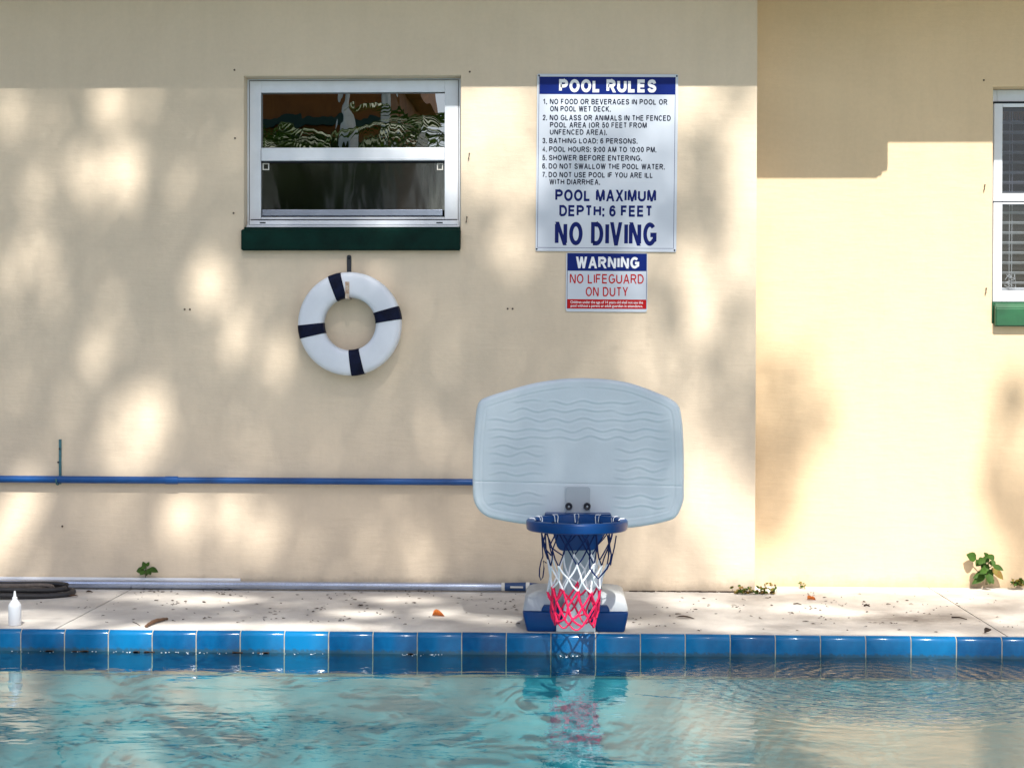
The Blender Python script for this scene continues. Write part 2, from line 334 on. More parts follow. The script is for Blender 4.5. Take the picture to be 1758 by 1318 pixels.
# ground around house and pool
POOL = (-3.4, 5.0, -5.6, EDGE_Y)
bm = bmesh.new()
X0, X1, Y0, Y1 = -400, 400, -400, 400
px0, px1, py0, py1 = -4.2, 6.0, -6.5, 8.0
for (a, b_, c, d) in ((X0, px0, Y0, Y1), (px1, X1, Y0, Y1), (px0, px1, Y0, -15.0), (px0, px1, py1, Y1)):
    vs = [bm.verts.new(p) for p in ((a, c, -.03), (b_, c, -.03), (b_, d, -.03), (a, d, -.03))]; bm.faces.new(vs)
tag(build('lawn', bm, M['grass']), kind='structure')

# concrete deck: slabs with open joints
deck = tag(empty('pool_deck'), kind='structure')
jl0, jl1 = on(210, 1019), on(92.6, 1081); jr0, jr1 = on(1586, 1003), on(1727.7, 1091)
TB = EDGE_Y+.022                              # back of the tile row
XL = (jl0.x+jl1.x)/2; XR = (jr0.x+jr1.x)/2
g = .0025
def slab(x0, x1, wave=True):
    bm = bmesh.new()
    ys0 = TB
    # outline polygon following the wall line (set back on the right), slight waver on the joint sides
    rr = random.Random(int(x0*100)); pts = []
    n = 24
    def side(x, rev):
        out = []
        for i in range(n+1):
            tt = i/n; yb = (-.004 if x < XC else RY-.002); y = ys0 + (yb-ys0)*tt
            out.append((x + (rr.uniform(-.0012, .0012) if abs(x) < 3 and 0 < i < n else 0), y))
        return out[::-1] if rev else out
    right = side(x1, False); left = side(x0, True)
    pts = right
    if x0 < XC < x1: pts = pts + [(XC+.004, RY-.002), (XC+.004, -.004)]
    pts = pts + left
    prism(bm, pts, 'z', -.12, 0)
    return build('slab', bm, M['deck'], deck)
slab(-4.2, XL-g); slab(XL+g, XR-g); slab(XR+g, 6.0)
bm = bmesh.new()      # dark soil seen in the joints and the narrow gap along the wall
box(bm, -4.15, 5.95, TB+.001, RY+.04, -.3, -.022)
build('soil', bm, M['litter'], deck)
bm = bmesh.new(); box(bm, -4.2, 6.0, -15.0, POOL[2], -.12, 0); box(bm, -4.2, POOL[0], POOL[2]+.001, EDGE_Y-.001, -.12, 0); box(bm, POOL[1], 6.0, POOL[2]+.001, EDGE_Y-.001, -.12, 0)
build('slab', bm, M['deck'], deck)  # unseen far paving, extended to bounce warm light onto the shaded wall

# pool: shell, grout bed and one row of bullnose tiles
pool = tag(empty('pool_shell'), kind='structure')
bm = bmesh.new()
x0, x1, y0, y1 = POOL[0], POOL[1], POOL[2], EDGE_Y+.006
zf = -1.35
def quad(bm, *p): bm.faces.new([bm.verts.new(q) for q in p])
quad(bm, (x0,y0,zf),(x1,y0,zf),(x1,y1,zf),(x0,y1,zf))
quad(bm, (x0,y1,zf),(x1,y1,zf),(x1,y1,-.16),(x0,y1,-.16))
quad(bm, (x0,y0,zf),(x0,y0,-.12),(x1,y0,-.12),(x1,y0,zf))
quad(bm, (x0,y0,zf),(x0,y1,zf),(x0,y1,-.12),(x0,y0,-.12))
quad(bm, (x1,y0,zf),(x1,y0,-.12),(x1,y1,-.12),(x1,y1,zf))
build('basin', bm, M['pool_plaster'], pool)
bm = bmesh.new(); prism(bm, [(TB-.001, -.002), (EDGE_Y+.020, -.0024), (EDGE_Y+.0135, -.0048), (EDGE_Y+.0088, -.0082), (EDGE_Y+.0055, -.012), (EDGE_Y+.0028, -.017), (EDGE_Y+.0018, -.022), (EDGE_Y+.0018, -.16), (TB-.001, -.16)], 'x', POOL[0], POOL[1])
build('grout', bm, M['grout'], pool)
# a submerged step on the left shows as a blue curve
bm = bmesh.new()
cst = on(20, 1330, WATER_Z)
ring_pts = [(cst.x + .62*math.cos(a), cst.y-.25 + .42*math.sin(a)) for a in np.linspace(0, 2*math.pi, 48, endpoint=False)]
prism(bm, ring_pts, 'z', -.62, -.16)
build('step', bm, M['pool_blue'], pool)
PITCH = on(1727, 1094).x - on(1649.6, 1094).x
tx0 = on(92.6, 1090).x
tile_me = None
prof = [(TB-.003, -.004), (TB-.004, -.0005), (EDGE_Y+.016, -.0008), (EDGE_Y+.0115, -.0026), (EDGE_Y+.007, -.0056), (EDGE_Y+.0035, -.0095), (EDGE_Y+.001, -.0145), (EDGE_Y, -.020), (EDGE_Y, -.150), (EDGE_Y+.003, -.152), (TB-.003, -.152)]
tw = PITCH-.0035
bm = bmesh.new()
fs = prism(bm, [(a-EDGE_Y, b) for a, b in prof], 'x', -tw/2, tw/2)
ends = [e for e in bm.edges if abs(e.verts[0].co.x-e.verts[1].co.x) < 1e-6]
bmesh.ops.bevel(bm, geom=ends, offset=.0012, segments=2, profile=.5, affect='EDGES')
bmesh.ops.recalc_face_normals(bm, faces=bm.faces)
tile_me = bpy.data.meshes.new('tile'); bm.to_mesh(tile_me); bm.free(); tile_me.materials.append(M['tile'])
for p in tile_me.polygons: p.use_smooth = True
tile_me.set_sharp_from_angle(angle=R(35))
i0 = math.ceil((POOL[0]-tx0)/PITCH); i1 = int((3.0-tx0)/PITCH)
for i in range(i0, i1):
    o = bpy.data.objects.new('tile', tile_me); col.objects.link(o); o.parent = pool
    o.location = (tx0+(i+.5)*PITCH, EDGE_Y+random.uniform(-.0008, .0008), random.uniform(-.0012, .0002))
    o.rotation_euler = (random.uniform(-.012, .012), random.uniform(-.003, .003), random.uniform(-.004, .004))
bm = bmesh.new(); quad(bm, (POOL[0], POOL[2], WATER_Z), (POOL[1], POOL[2], WATER_Z), (POOL[1], EDGE_Y+.002, WATER_Z), (POOL[0], EDGE_Y+.002, WATER_Z))
tag(build('pool_water', bm, M['water']), kind='structure')

# ================================================================== HOUSE
house = tag(empty('house'), 'cream and yellow stucco house wall with eaves behind the pool', 'house')
def wall_with_hole(y_front, x0, x1, z0, z1, hx0, hx1, hz0, hz1, m, th=.2, label=None):
    bm = bmesh.new()
    xs = [x0, hx0, hx1, x1]; zs = [z0, hz0, hz1, z1]
    for k, y in ((0, y_front), (1, y_front+th)):
        V = [[bm.verts.new((x, y, z)) for z in zs] for x in xs]
        for i in range(3):
            for j in range(3):
                if i == 1 and j == 1: continue
                bm.faces.new((V[i][j], V[i+1][j], V[i+1][j+1], V[i][j+1]))
        if k == 0: A = V
        else: B = V
    def strip(loop):
        for (i, j), (p, q) in zip(loop, loop[1:]+loop[:1]): bm.faces.new((A[i][j], A[p][q], B[p][q], B[i][j]))
    strip([(0,0),(1,0),(2,0),(3,0),(3,1),(3,2),(3,3),(2,3),(1,3),(0,3),(0,2),(0,1)])
    strip([(1,1),(2,1),(2,2),(1,2)])
    es = [e for e in bm.edges if all(v.co.y < y_front+1e-5 and hx0-1e-5 <= v.co.x <= hx1+1e-5 and hz0-1e-5 <= v.co.z <= hz1+1e-5 for v in e.verts)]
    es += [e for e in bm.edges if all(v.co.y < y_front+1e-5 and abs(v.co.x-x1) < 1e-5 for v in e.verts)]
    bmesh.ops.bevel(bm, geom=es, offset=.005, segments=3, profile=.5, affect='EDGES')
    o = build('wall', bm, m, house)
    if label: o['label'] = label
    return o
WL = (at(419, 300, 0).x, at(790.5, 300, 0).x, at(600, 424, 0).z, at(600, 130.5, 0).z)
wall_with_hole(0, -9, XC, -.25, 2.95, *WL, M['wall'], label='cream wall with the life ring and signs')
WR = (at(1704.5, 300, RY).x, at(1704.5, 300, RY).x+1.25, at(1720, 555, RY).z, at(1720, 149, RY).z)
wall_with_hole(RY, XC-.15, 9, -.25, 2.95, *WR, M['wall2'], label='yellower wall standing slightly back')
# roof, soffit and fascia
OV = .5; ZF = at(150, 152.5, 0).z + OV*math.tan(SUN_EL)/math.cos(SUN_AZ)
bm = bmesh.new(); box(bm, -9.3, 9.3, -OV+.022, RY+.15, ZF+.012, ZF+.03); build('soffit', bm, M['soffit'], house)
bm = bmesh.new(); box(bm, -9.3, 9.3, -OV, -OV+.02, ZF, ZF+.18); build('fascia', bm, M['soffit'], house)
bm = bmesh.new(); prism(bm, [(-OV-.03, ZF+.182), (-OV-.03, ZF+.20), (5, ZF+2.2), (5, ZF+2.18)], 'x', -9.4, 9.4); build('roof', bm, M['shingle'], house)
# added unseen board under the eave near the corner, shaped to cast the stepped shadow
k = (OV+RY)*math.tan(SUN_AZ)
def drop(v, u): return at(u, v, RY).z + (OV+RY)*math.tan(SUN_EL)/math.cos(SUN_AZ)
xa = XC+.075; xb = at(1523, 280, RY).x + k; z_lo = drop(307, 1400); z_m = drop(296, 1515)
x_m1 = at(1513, 300, RY).x + k; x_m2 = at(1505, 300, RY).x + k
bm = bmesh.new()
prism(bm, [(xa, ZF-.001), (xa, z_lo), (x_m2, z_lo), (x_m2+.006, z_lo+.008), (x_m1, z_lo+.010), (x_m1+.004, z_m), (xb, z_m+.004), (xb, ZF-.001)], 'y', -OV+.001, -OV+.021)
build('shadow_board', bm, M['soffit'], house)

def window(name, y, u0, u1, v0, v1, panes, label, sill, sill_m, parts):
    pass
# --- left window (frame sits 6 cm inside the wall)
FY = .06
wl = empty('window', at(606, 391, FY)); wl.parent = house; wl['label'] = 'wide two-pane window above the life ring with dark green sill'
def wbox(name, y0, y1, u0, u1, v0, v1, m, par, bev=.0015):
    a = at(u0, v0, y0); b = at(u1, v1, y0)
    bm = bmesh.new(); box(bm, min(a.x, b.x), max(a.x, b.x), y0, y1, min(a.z, b.z), max(a.z, b.z), bev)
    return build(name, bm, m, par)
def wrect(u0, u1, v0, v1, y, yref=None):
    a = at(u0, v0, y); b = at(u1, v1, y); return a.x, b.x, b.z, a.z
def frame_mesh(outer, inner, y0, y1, bev=.002):
    (a0, a1, b0, b1), (c0, c1, d0, d1) = outer, inner
    bm = bmesh.new()
    box(bm, a0, c0, y0, y1, b0, b1, bev); box(bm, c1, a1, y0, y1, b0, b1, bev)
    box(bm, c0+.0005, c1-.0005, y0+.0006, y1, d1, b1, bev); box(bm, c0+.0005, c1-.0005, y0+.0006, y1, b0, d0, bev)
    return bm
hx0, hx1, hz0, hz1 = WL
c = .0012
build('frame', frame_mesh((hx0+c, hx1-c, hz0+c, hz1-c), wrect(442, 769, 150, 381, FY), FY+.0015, FY+.1), M['frame'], wl)
# front flange of the frame, with a dark caulk line round it
build('gasket', frame_mesh(wrect(427.4, 787.2, 138.2, 385.6, FY), wrect(428.4, 786.2, 139.3, 384.8, FY), FY+.0005, FY+.011, 0), M['gasket'], wl)
build('flange', frame_mesh(wrect(428.8, 785.8, 139.6, 384.5, FY), wrect(448, 763.2, 159.3, 372.5, FY), FY, FY+.011), M['frame'], wl)
wbox('meeting_rail', FY-.006, FY+.03, 448.3, 763, 254, 276, M['frame'], wl, .003)
wbox('rail_lip', FY-.010, FY-.0065, 448.3, 763, 271.5, 275, M['frame'], wl, .001)
wbox('gasket', FY-.003, FY+.02, 448.6, 762.5, 276.5, 278.7, M['gasket'], wl, 0)
wbox('pane', FY+.022, FY+.026, 447.5, 763.8, 159, 255, M['glass'], wl, 0)
wbox('screen', FY+.016, FY+.018, 447.5, 763.5, 277.5, 361, M['screen'], wl, 0)
wbox('sash_rail', FY+.004, FY+.03, 450, 759.5, 360, 370.5, M['pole_silver'], wl, .002)
wbox('gasket', FY+.002, FY+.02, 448.5, 761.5, 371, 372.8, M['gasket'], wl, 0)
for (u0, u1) in ((450.2, 461.4), (750, 760.2)):
    bm = frame_mesh(wrect(u0, u1, 280, 291.6, FY), wrect(u0+1.6, u1-1.6, 281.6, 290, FY), FY+.008, FY+.013, 0)
    build('screen_clip', bm, M['grip_white'], wl)
wbox('bottom_track', FY-.016, FY+.01, 428, 787, 378.5, 385.5, M['frame'], wl, .002)
wbox('gasket', FY-.014, FY-.001, 430, 785, 376.7, 377.7, M['gasket'], wl, 0)
wbox('drip_strip', FY-.03, FY+.01, 423, 789, 386.5, 391, M['frame'], wl, .002)
for (u0, u1) in ((446, 456), (749, 760)): wbox('weep_slot', FY-.0172, FY-.0162, u0, u1, 381.5, 383.5, M['gasket'], wl, 0)
a = at(413.8, 393, -.03); b = at(790, 429.5, -.03)
bm = bmesh.new(); prism(bm, [(-.032, b.z), (-.032, a.z-.008), (-.026, a.z-.002), (.0, a.z+.002), (-.0, b.z)], 'x', a.x, b.x)
bmesh.ops.bevel(bm, geom=[e for e in bm.edges], offset=.004, segments=2, affect='EDGES')
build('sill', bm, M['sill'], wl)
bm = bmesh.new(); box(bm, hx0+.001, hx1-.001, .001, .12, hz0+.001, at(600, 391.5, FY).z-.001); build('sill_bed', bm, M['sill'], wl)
# closed box behind the window, the room's darkness put into its colour
bm = bmesh.new(); box(bm, hx0-.3, hx1+.3, .205, 2.2, .2, 2.7); build('room', bm, M['room'], wl)

# --- right window with venetian blind
wr = empty('window', at(1760, 520, RY+FY)); wr.parent = house; wr['label'] = 'window cut off by the right edge with white blind slats'
qx0, qx1, qz0, qz1 = WR; Y = RY+FY
def rr(u0, v0, v1, inset): return (at(u0, 300, Y).x, qx1-inset, at(1730, v1, Y).z, at(1730, v0, Y).z)
build('frame', frame_mesh((qx0+c, qx1-c, qz0+c, qz1-c), (at(1712, 300, Y).x, qx1-.03, at(1730, 512, Y).z, at(1730, 178, Y).z), Y+.012, Y+.1), M['frame'], wr)
wbox('gasket', Y-.001, Y+.01, 1705.5, 2180, 174.5, 176.4, M['gasket'], wr, 0)
build('flange', frame_mesh(rr(1706, 177, 348, .004), rr(1720.8, 184, 332, .04), Y, Y+.011), M['frame'], wr)
wbox('gasket', Y-.0012, Y+.011, 1705.5, 2180, 345.5, 347.5, M['gasket'], wr, 0)
build('lower_sash', frame_mesh(rr(1706, 347.8, 518, .004), rr(1720.8, 351, 499, .04), Y-.004, Y+.011), M['frame'], wr)
wbox('pane', Y+.014, Y+.018, 1719, 2170, 183, 333, M['glass3'], wr, 0)
wbox('pane', Y+.020, Y+.024, 1719, 2170, 350, 500, M['glass2'], wr, 0)
wbox('valance', Y+.075, Y+.085, 1719, 2170, 176, 192, M['metal_dark'], wr, 0)
bm = bmesh.new(); a = at(1719, 194, Y+.07)
for i in range(60):
    x = a.x + i*.011; box(bm, x, x+.007, Y+.068, Y+.073, a.z-.034+.006*(i % 2), a.z-.002)
box(bm, a.x, qx1-.03, Y+.067, Y+.074, a.z-.004, a.z+.006)
tag(build('reflection_strip', bm, M['brown'], wr), kind='stuff')  # brown strip added to imitate a reflection in the upper pane
zt = at(1730, 205, Y+.07).z; zb = at(1730, 488, Y+.07).z; pit = 17.3/389.5
sa = at(1718, 300, Y+.05).x; sb = qx1-.035
bm = bmesh.new(); prism(bm, [(Y+.055, .0105), (Y+.072, .009), (Y+.09, .003), (Y+.09, .0015), (Y+.072, .0075), (Y+.055, .009)], 'x', sa, sb)
bmesh.ops.recalc_face_normals(bm, faces=bm.faces); sme = bpy.data.meshes.new('slat'); bm.to_mesh(sme); bm.free(); sme.materials.append(M['slat'])
z = zb; 
while z < zt:
    o = link('slat', sme, None, wr); o.location.z += z; o.rotation_euler.x = 0
    z += pit
for u in (1734, 1738.5, 1900, 2050):
    bm = bmesh.new(); a = at(u, 200, Y+.052); tube(bm, [(a.x, Y+.052, zb-.02), (a.x, Y+.052, zt+.03)], .0012, 5)
    build('ladder_cord', bm, M['slat'], wr)
bm = bmesh.new(); box(bm, sa, sb, Y+.055, Y+.09, zb-.03, zb-.015, .003); build('bottom_bar', bm, M['slat'], wr)
a = at(1722, 480, Y+.05)
bm = bmesh.new(); rr_ = random.Random(3)
for q in range(2):
    pts = [(a.x+.005+rr_.uniform(0, .055), Y+.045+rr_.uniform(-.006, .006), a.z-.045+rr_.uniform(0, .075)) for _ in range(7)]
    tube(bm, pts, .0016, 5)
build('pull_cord', bm, M['slat'], wr)
a = at(1709, 520.5, RY-.03); b = at(1709, 560, RY-.03)
bm = bmesh.new(); prism(bm, [(RY-.034, b.z), (RY-.034, a.z-.022), (RY-.02, a.z-.004), (RY+.0, a.z+.002), (RY, b.z)], 'x', a.x, qx1+.02)
bmesh.ops.bevel(bm, geom=[e for e in bm.edges], offset=.004, segments=2, affect='EDGES')
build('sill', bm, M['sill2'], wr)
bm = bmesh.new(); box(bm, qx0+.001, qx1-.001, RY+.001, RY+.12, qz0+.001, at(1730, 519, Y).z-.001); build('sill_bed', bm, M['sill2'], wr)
bm = bmesh.new(); box(bm, qx0-.3, qx1+.3, RY+.205, 2.2, .2, 2.7); build('room', bm, M['room'], wr)  # same closed box here, interior shade put into the dark colour

# shutter anchors and old fixings round the windows, fixed in the wall
def stud(u, v, y, long):
    p = at(u, v, y); bm = bmesh.new()
    if long:
        tube(bm, [(p.x-.002, y+.005, p.z-.011), (p.x-.002, y-.008, p.z-.011), (p.x+.001, y-.008, p.z+.011), (p.x+.001, y+.005, p.z+.011)], .0028, 6)
    else:
        lathe(bm, (p.x, y, p.z), [(.0001, -.004), (.0035, -.004), (.0045, -.001), (.0045, .004)], 8, 'y')
    build('anchor', bm, M['screw'], house)
for (u, v, l) in ((402.5, 120.5, 0), (403.5, 237.5, 0), (401, 366, 0), (806.5, 123.5, 0), (805.5, 268, 1), (801.5, 377, 1), (317, 531, 0), (326, 531, 0), (871.5, 530, 0), (880, 530, 0), (107, 903, 0)): stud(u, v, 0, l)
for (u, v, l) in ((1689, 138, 0), (1690, 322, 1), (1692.5, 499, 1)): stud(u, v, RY, l)

# ================================================================== SIGNS
def letters(txt, x0, x1, zb, cap, y, m, parent, bold=0.0, name='lettering'):
    cu = bpy.data.curves.new('t', 'FONT'); cu.body = 'H'; cu.size = 1; cu.offset = bold; cu.resolution_u = 3
    ob = bpy.data.objects.new('t', cu); col.objects.link(ob)
    dg = bpy.context.evaluated_depsgraph_get()
    dg.update(); me = bpy.data.meshes.new_from_object(ob.evaluated_get(dg)); hz = [v.co.y for v in me.vertices]; h0, h1 = min(hz), max(hz)
    bpy.data.meshes.remove(me)
    cu.body = txt; cu.extrude = .004; cu.update_tag(); ob.update_tag()
    dg = bpy.context.evaluated_depsgraph_get(); dg.update(); me = bpy.data.meshes.new_from_object(ob.evaluated_get(dg))
    xs = [v.co.x for v in me.vertices]; a, b = min(xs), max(xs); sx = (x1-x0)/(b-a); sz = cap/(h1-h0)
    for v in me.vertices:
        X, Yc, Z = v.co; v.co = (x0+(X-a)*sx, y - (.0003 if Z > 0 else 0)-.0001, zb+(Yc-h0)*sz)
    bpy.data.objects.remove(ob); bpy.data.curves.remove(cu)
    me.materials.clear(); me.materials.append(m)
    return link(name, me, None, parent)
def arc_(cx, cy, rx, ry, a0, a1, n=10):
    return [(cx+rx*math.cos(R(a0+(a1-a0)*i/n)), cy+ry*math.sin(R(a0+(a1-a0)*i/n))) for i in range(n+1)]
def spl(*p):
    q = [p[0]]+list(p)+[p[-1]]; out = []
    for i in range(1, len(q)-2):
        for j in range(4):
            t_ = j/4; out.append(tuple(.5*((2*q[i][k])+(-q[i-1][k]+q[i+1][k])*t_+(2*q[i-1][k]-5*q[i][k]+4*q[i+1][k]-q[i+2][k])*t_*t_+(-q[i-1][k]+3*q[i][k]-3*q[i+1][k]+q[i+2][k])*t_**3) for k in (0, 1)))
    return out+[p[-1]]
# plain sans-serif capitals as centre lines in a unit box: glyph -> (width, polylines)
GL = {
 'A': (.74, ['d',((0,0),(.5,1)), 'd',((1,0),(.5,1)), [(.2,.29),(.8,.29)]]),
 'B': (.66, [[(0,0),(0,1),(.5,1)]+arc_(.5,.765,.42,.235,90,-90)+[(0,.53)], [(.05,.53),(.55,.53)]+arc_(.55,.265,.45,.265,90,-90)+[(0,0)]]),
 'C': (.72, [arc_(.52,.5,.52,.5,42,318,18)]),
 'D': (.70, [[(0,0),(0,1),(.42,1)]+arc_(.42,.5,.58,.5,90,-90,14)+[(0,0)]]),
 'E': (.62, [[(1,1),(0,1),(0,0),(1,0)], [(.05,.53),(.93,.53)]]),
 'F': (.58, [[(1,1),(0,1),(0,0)], [(.05,.52),(.86,.52)]]),
 'G': (.77, [arc_(.5,.5,.5,.5,44,318,18)+[(1,.2),(1,.46),(.55,.46)]]),
 'H': (.68, [[(0,0),(0,1)], [(1,0),(1,1)], [(.03,.53),(.97,.53)]]),
 'I': (.0, [[(.5,0),(.5,1)]]),
 'K': (.70, [[(0,0),(0,1)], 'd',((.0,.33),(.95,1)), 'd',((.34,.60),(1,0))]),
 'L': (.56, [[(0,1),(0,0),(1,0)]]),
 'M': (.82, [[(0,0),(0,1)], [(1,0),(1,1)], 'd',((.06,1),(.5,0)), 'd',((.94,1),(.5,0))]),
 'N': (.70, [[(0,0),(0,1)], [(1,0),(1,1)], 'd',((.04,1),(.96,0))]),
 'O': (.78, ['c', arc_(.5,.5,.5,.5,0,360,24)[:-1]]),
 'P': (.66, [[(0,0),(0,1),(.52,1)]+arc_(.52,.74,.48,.26,90,-90)+[(0,.48)]]),
 'R': (.70, [[(0,0),(0,1),(.52,1)]+arc_(.52,.75,.43,.25,90,-90)+[(.04,.5)], 'd',((.52,.5),(1,0))]),
 'S': (.66, [spl((.95,.74),(.8,.95),(.5,1),(.18,.94),(.05,.76),(.17,.6),(.5,.51),(.86,.4),(.98,.24),(.82,.05),(.5,0),(.18,.05),(.02,.27))]),
 'T': (.62, [[(0,1),(1,1)], [(.5,.97),(.5,0)]]),
 'U': (.70, [[(0,1),(0,.34)]+arc_(.5,.34,.5,.34,180,360,12)+[(1,1)]]),
 'V': (.70, ['d',((0,1),(.5,0)), 'd',((1,1),(.5,0))]),
 'W': (1.02, ['d',((0,1),(.25,0)), 'd',((.5,1),(.25,0)), 'd',((.5,1),(.75,0)), 'd',((1,1),(.75,0))]),
 'X': (.66, ['d',((0,1),(1,0)), 'd',((1,1),(0,0))]), 'Y': (.66, ['d',((0,1),(.5,.42)), 'd',((1,1),(.5,.42)), [(.5,.47),(.5,0)]]),
 '0': (.54, ['c', arc_(.5,.5,.5,.5,0,360,20)[:-1]]),
 '1': (.24, [[(0,.74),(.5,.82),(1,1),(1,0)]]),
 '2': (.54, [spl((.03,.7),(.15,.93),(.5,1),(.88,.92),(.96,.7),(.75,.45),(.3,.17),(0,0))+[(1,0)]]),
 '3': (.54, [spl((.03,.76),(.18,.95),(.48,1),(.85,.93),(.9,.74),(.75,.58),(.4,.53)), spl((.4,.53),(.82,.48),(.98,.27),(.85,.07),(.5,0),(.15,.06),(0,.26))]),
 '4': (.56, [[(.76,0),(.76,1),(0,.27),(1,.27)]]),
 '5': (.54, [[(.92,1),(.2,1),(.06,.47)]+spl((.08,.49),(.3,.63),(.6,.63),(.93,.5),(.97,.27),(.8,.05),(.45,0),(.15,.06),(0,.25))]),
 '6': (.54, ['c', arc_(.5,.31,.5,.31,0,360,20)[:-1], 'o', spl((.94,.8),(.78,.97),(.5,1),(.14,.86),(.01,.55),(.0,.3))]),
 '7': (.54, [spl((0,1),(1,1))[:1]+[(1,1),(.6,.55),(.32,0)]]),
 '9': (.54, ['c', arc_(.5,.69,.5,.31,0,360,20)[:-1], 'o', spl((.06,.2),(.22,.03),(.5,0),(.86,.14),(.99,.45),(1,.7))]),
 '.': (.0, ['.', (.5,0)]), ':': (.0, ['.', (.5,0), '.', (.5,.66)]),
 '(': (.16, [arc_(1,.42,1,.68,115,245,10)]), ')': (.16, [arc_(0,.42,1,.68,65,-65,10)]),
}
def print_caps(txt, x0, x1, zb, cap, y, m, parent, st, gap=.14):
    """flat printed capitals: cap height cap, stroke st (share of cap height)"""
    tot = 0; n = len(txt); ws = []
    for ch in txt:
        w_ = .60 if ch == ' ' else GL[ch][0]+st; ws.append(w_); tot += w_
    g_ = [0 if (txt[i] == ' ' or txt[i+1] == ' ') else gap for i in range(n-1)]; tot += sum(g_)
    sx = (x1-x0)/(tot*cap); S = st*cap; Sx = S*min(1.25, max(.85, sx)); bm = bmesh.new(); cur = x0; layer = 0
    def ribbon(P, closed, ly):
        n_ = len(P); P = [Vector((p[0], p[1])) for p in P]; Ls = []; Rs = []
        for i in range(n_):
            a = P[(i-1) % n_] if (closed or i) else None; b = P[(i+1) % n_] if (closed or i < n_-1) else None
            d1 = (P[i]-a).normalized() if a is not None else None; d2 = (b-P[i]).normalized() if b is not None else None
            if d1 is None: d1 = d2
            if d2 is None: d2 = d1
            t_ = (d1+d2); t_ = t_.normalized() if t_.length > 1e-6 else d1
            nn = Vector((-t_.y, t_.x)); k_ = 1/max(.7, nn.dot(Vector((-d1.y, d1.x))))
            off = Vector((nn.x*Sx, nn.y*S))*.5*k_
            Ls.append(P[i]+off); Rs.append(P[i]-off)
        v1 = [bm.verts.new((p.x, ly, p.y)) for p in Ls]; v2 = [bm.verts.new((p.x, ly, p.y)) for p in Rs]
        for i in range(n_ if closed else n_-1):
            j = (i+1) % n_; bm.faces.new((v1[i], v1[j], v2[j], v2[i]))
    for i, ch in enumerate(txt):
        w_ = ws[i]*sx*cap
        if ch != ' ':
            gw, pl = GL[ch]; closed = False; ly = y-.0002; dot = False
            def M_(p): return (cur+Sx*.5+p[0]*max(0, w_-Sx), zb+S*.5+p[1]*(cap-S))
            diag = False
            for e in pl:
                if e == 'd': diag = True; continue
                if diag:
                    (ax_, ay_), (bx2, by_) = e; A2 = M_((ax_, ay_)); B2 = M_((bx2, by_)); up_ = 1 if by_ > ay_ else -1
                    A2 = (A2[0], A2[1]-S*.5*up_*(ay_ in (0, 1))); B2 = (B2[0], B2[1]+S*.5*up_*(by_ in (0, 1)))
                    hw_ = Sx*.5*min(1.5, math.sqrt(1+((B2[0]-A2[0])/(B2[1]-A2[1]))**2))*.95
                    bm.faces.new([bm.verts.new(q) for q in ((A2[0]-hw_, ly, A2[1]), (A2[0]+hw_, ly, A2[1]), (B2[0]+hw_, ly, B2[1]), (B2[0]-hw_, ly, B2[1]))])
                    diag = False; ly -= .00003; continue
                if e == 'c': closed = True; continue
                if e == 'o': closed = False; continue
                if e == '.': dot = True; continue
                if dot:
                    c_ = M_(e); ribbon([(c_[0], c_[1]-S*.55), (c_[0], c_[1]+S*.55)], False, ly); dot = False
                else: ribbon([M_(p) for p in e], closed, ly); closed = False
                ly -= .00003
        cur += w_ + (g_[i]*sx*cap if i < n-1 else 0)
    for f in bm.faces:
        f.normal_update()
        if f.normal.y > 0: f.normal_flip()
    me = bpy.data.meshes.new('lettering'); bm.to_mesh(me); bm.free()
    return link('lettering', me, m, parent)
def rounded(x0, x1, z0, z1, r, n=5):
    pts = []
    for cx, cz, a0 in ((x1-r, z1-r, 0), (x0+r, z1-r, 90), (x0+r, z0+r, 180), (x1-r, z0+r, 270)):
        for i in range(n+1):
            a = R(a0+90*i/n); pts.append((cx+r*math.cos(a), cz+r*math.sin(a)))
    return pts
def sign(u0, u1, v0, v1, slope, y, rad, name, label):
    """sign drawn in its own flat frame: pixel offsets from its top-left corner, then turned by slope"""
    c0 = at(u0, v0, y); pxm = (at(u1, v0, y).x-c0.x)/(u1-u0)
    root = empty(name, c0); root.rotation_euler = (0, slope, 0); tag(root, label, 'sign')
    def L(u, v): return ((u-u0)*pxm, -(v-v0)*pxm)
    return root, L, pxm
def local_link(o, root): o.location = (0, 0, 0); return o
Q = 5.73
def q2(x, y): return 900+x/Q, 110+y/Q
def q3(x, y): return 900+x/Q, 310+y/Q
SY = -.006
s1, L1, pm = sign(922.5, 1164.5, 127, 431.5, .008, SY, .01, 'pool_rules_sign', 'large white and blue POOL RULES sign with NO DIVING below')
def rectp(L, u0, v0, u1, v1, rad, y0, y1, m, root, name):
    a = L(u0, v0); b = L(u1, v1); bm = bmesh.new(); prism(bm, rounded(a[0], b[0], b[1], a[1], rad), 'y', y0, y1)
    return local_link(build(name, bm, m, root), root)
def framep(L, u0, v0, u1, v1, t, y0, y1, m, root, name):
    a = L(u0, v0); b = L(u1, v1); t = t*pm
    return local_link(build(name, frame_mesh((a[0], b[0], b[1], a[1]), (a[0]+t, b[0]-t, b[1]+t, a[1]-t), y0, y1, 0), m, root), root)
rectp(L1, 922.5, 127, 1164.5, 431.5, .006, 0, .0025, M['white_sign'], s1, 'panel')
a = q2(152, 127); b = q2(1490, 297); rectp(L1, *a, *b, .001, -.0005, -.0001, M['sign_blue'], s1, 'banner')
a = q2(145, 125); b = q3(1490, 664); framep(L1, *a, *b, .7, -.0004, -.0001, M['navy_print'], s1, 'border_line')
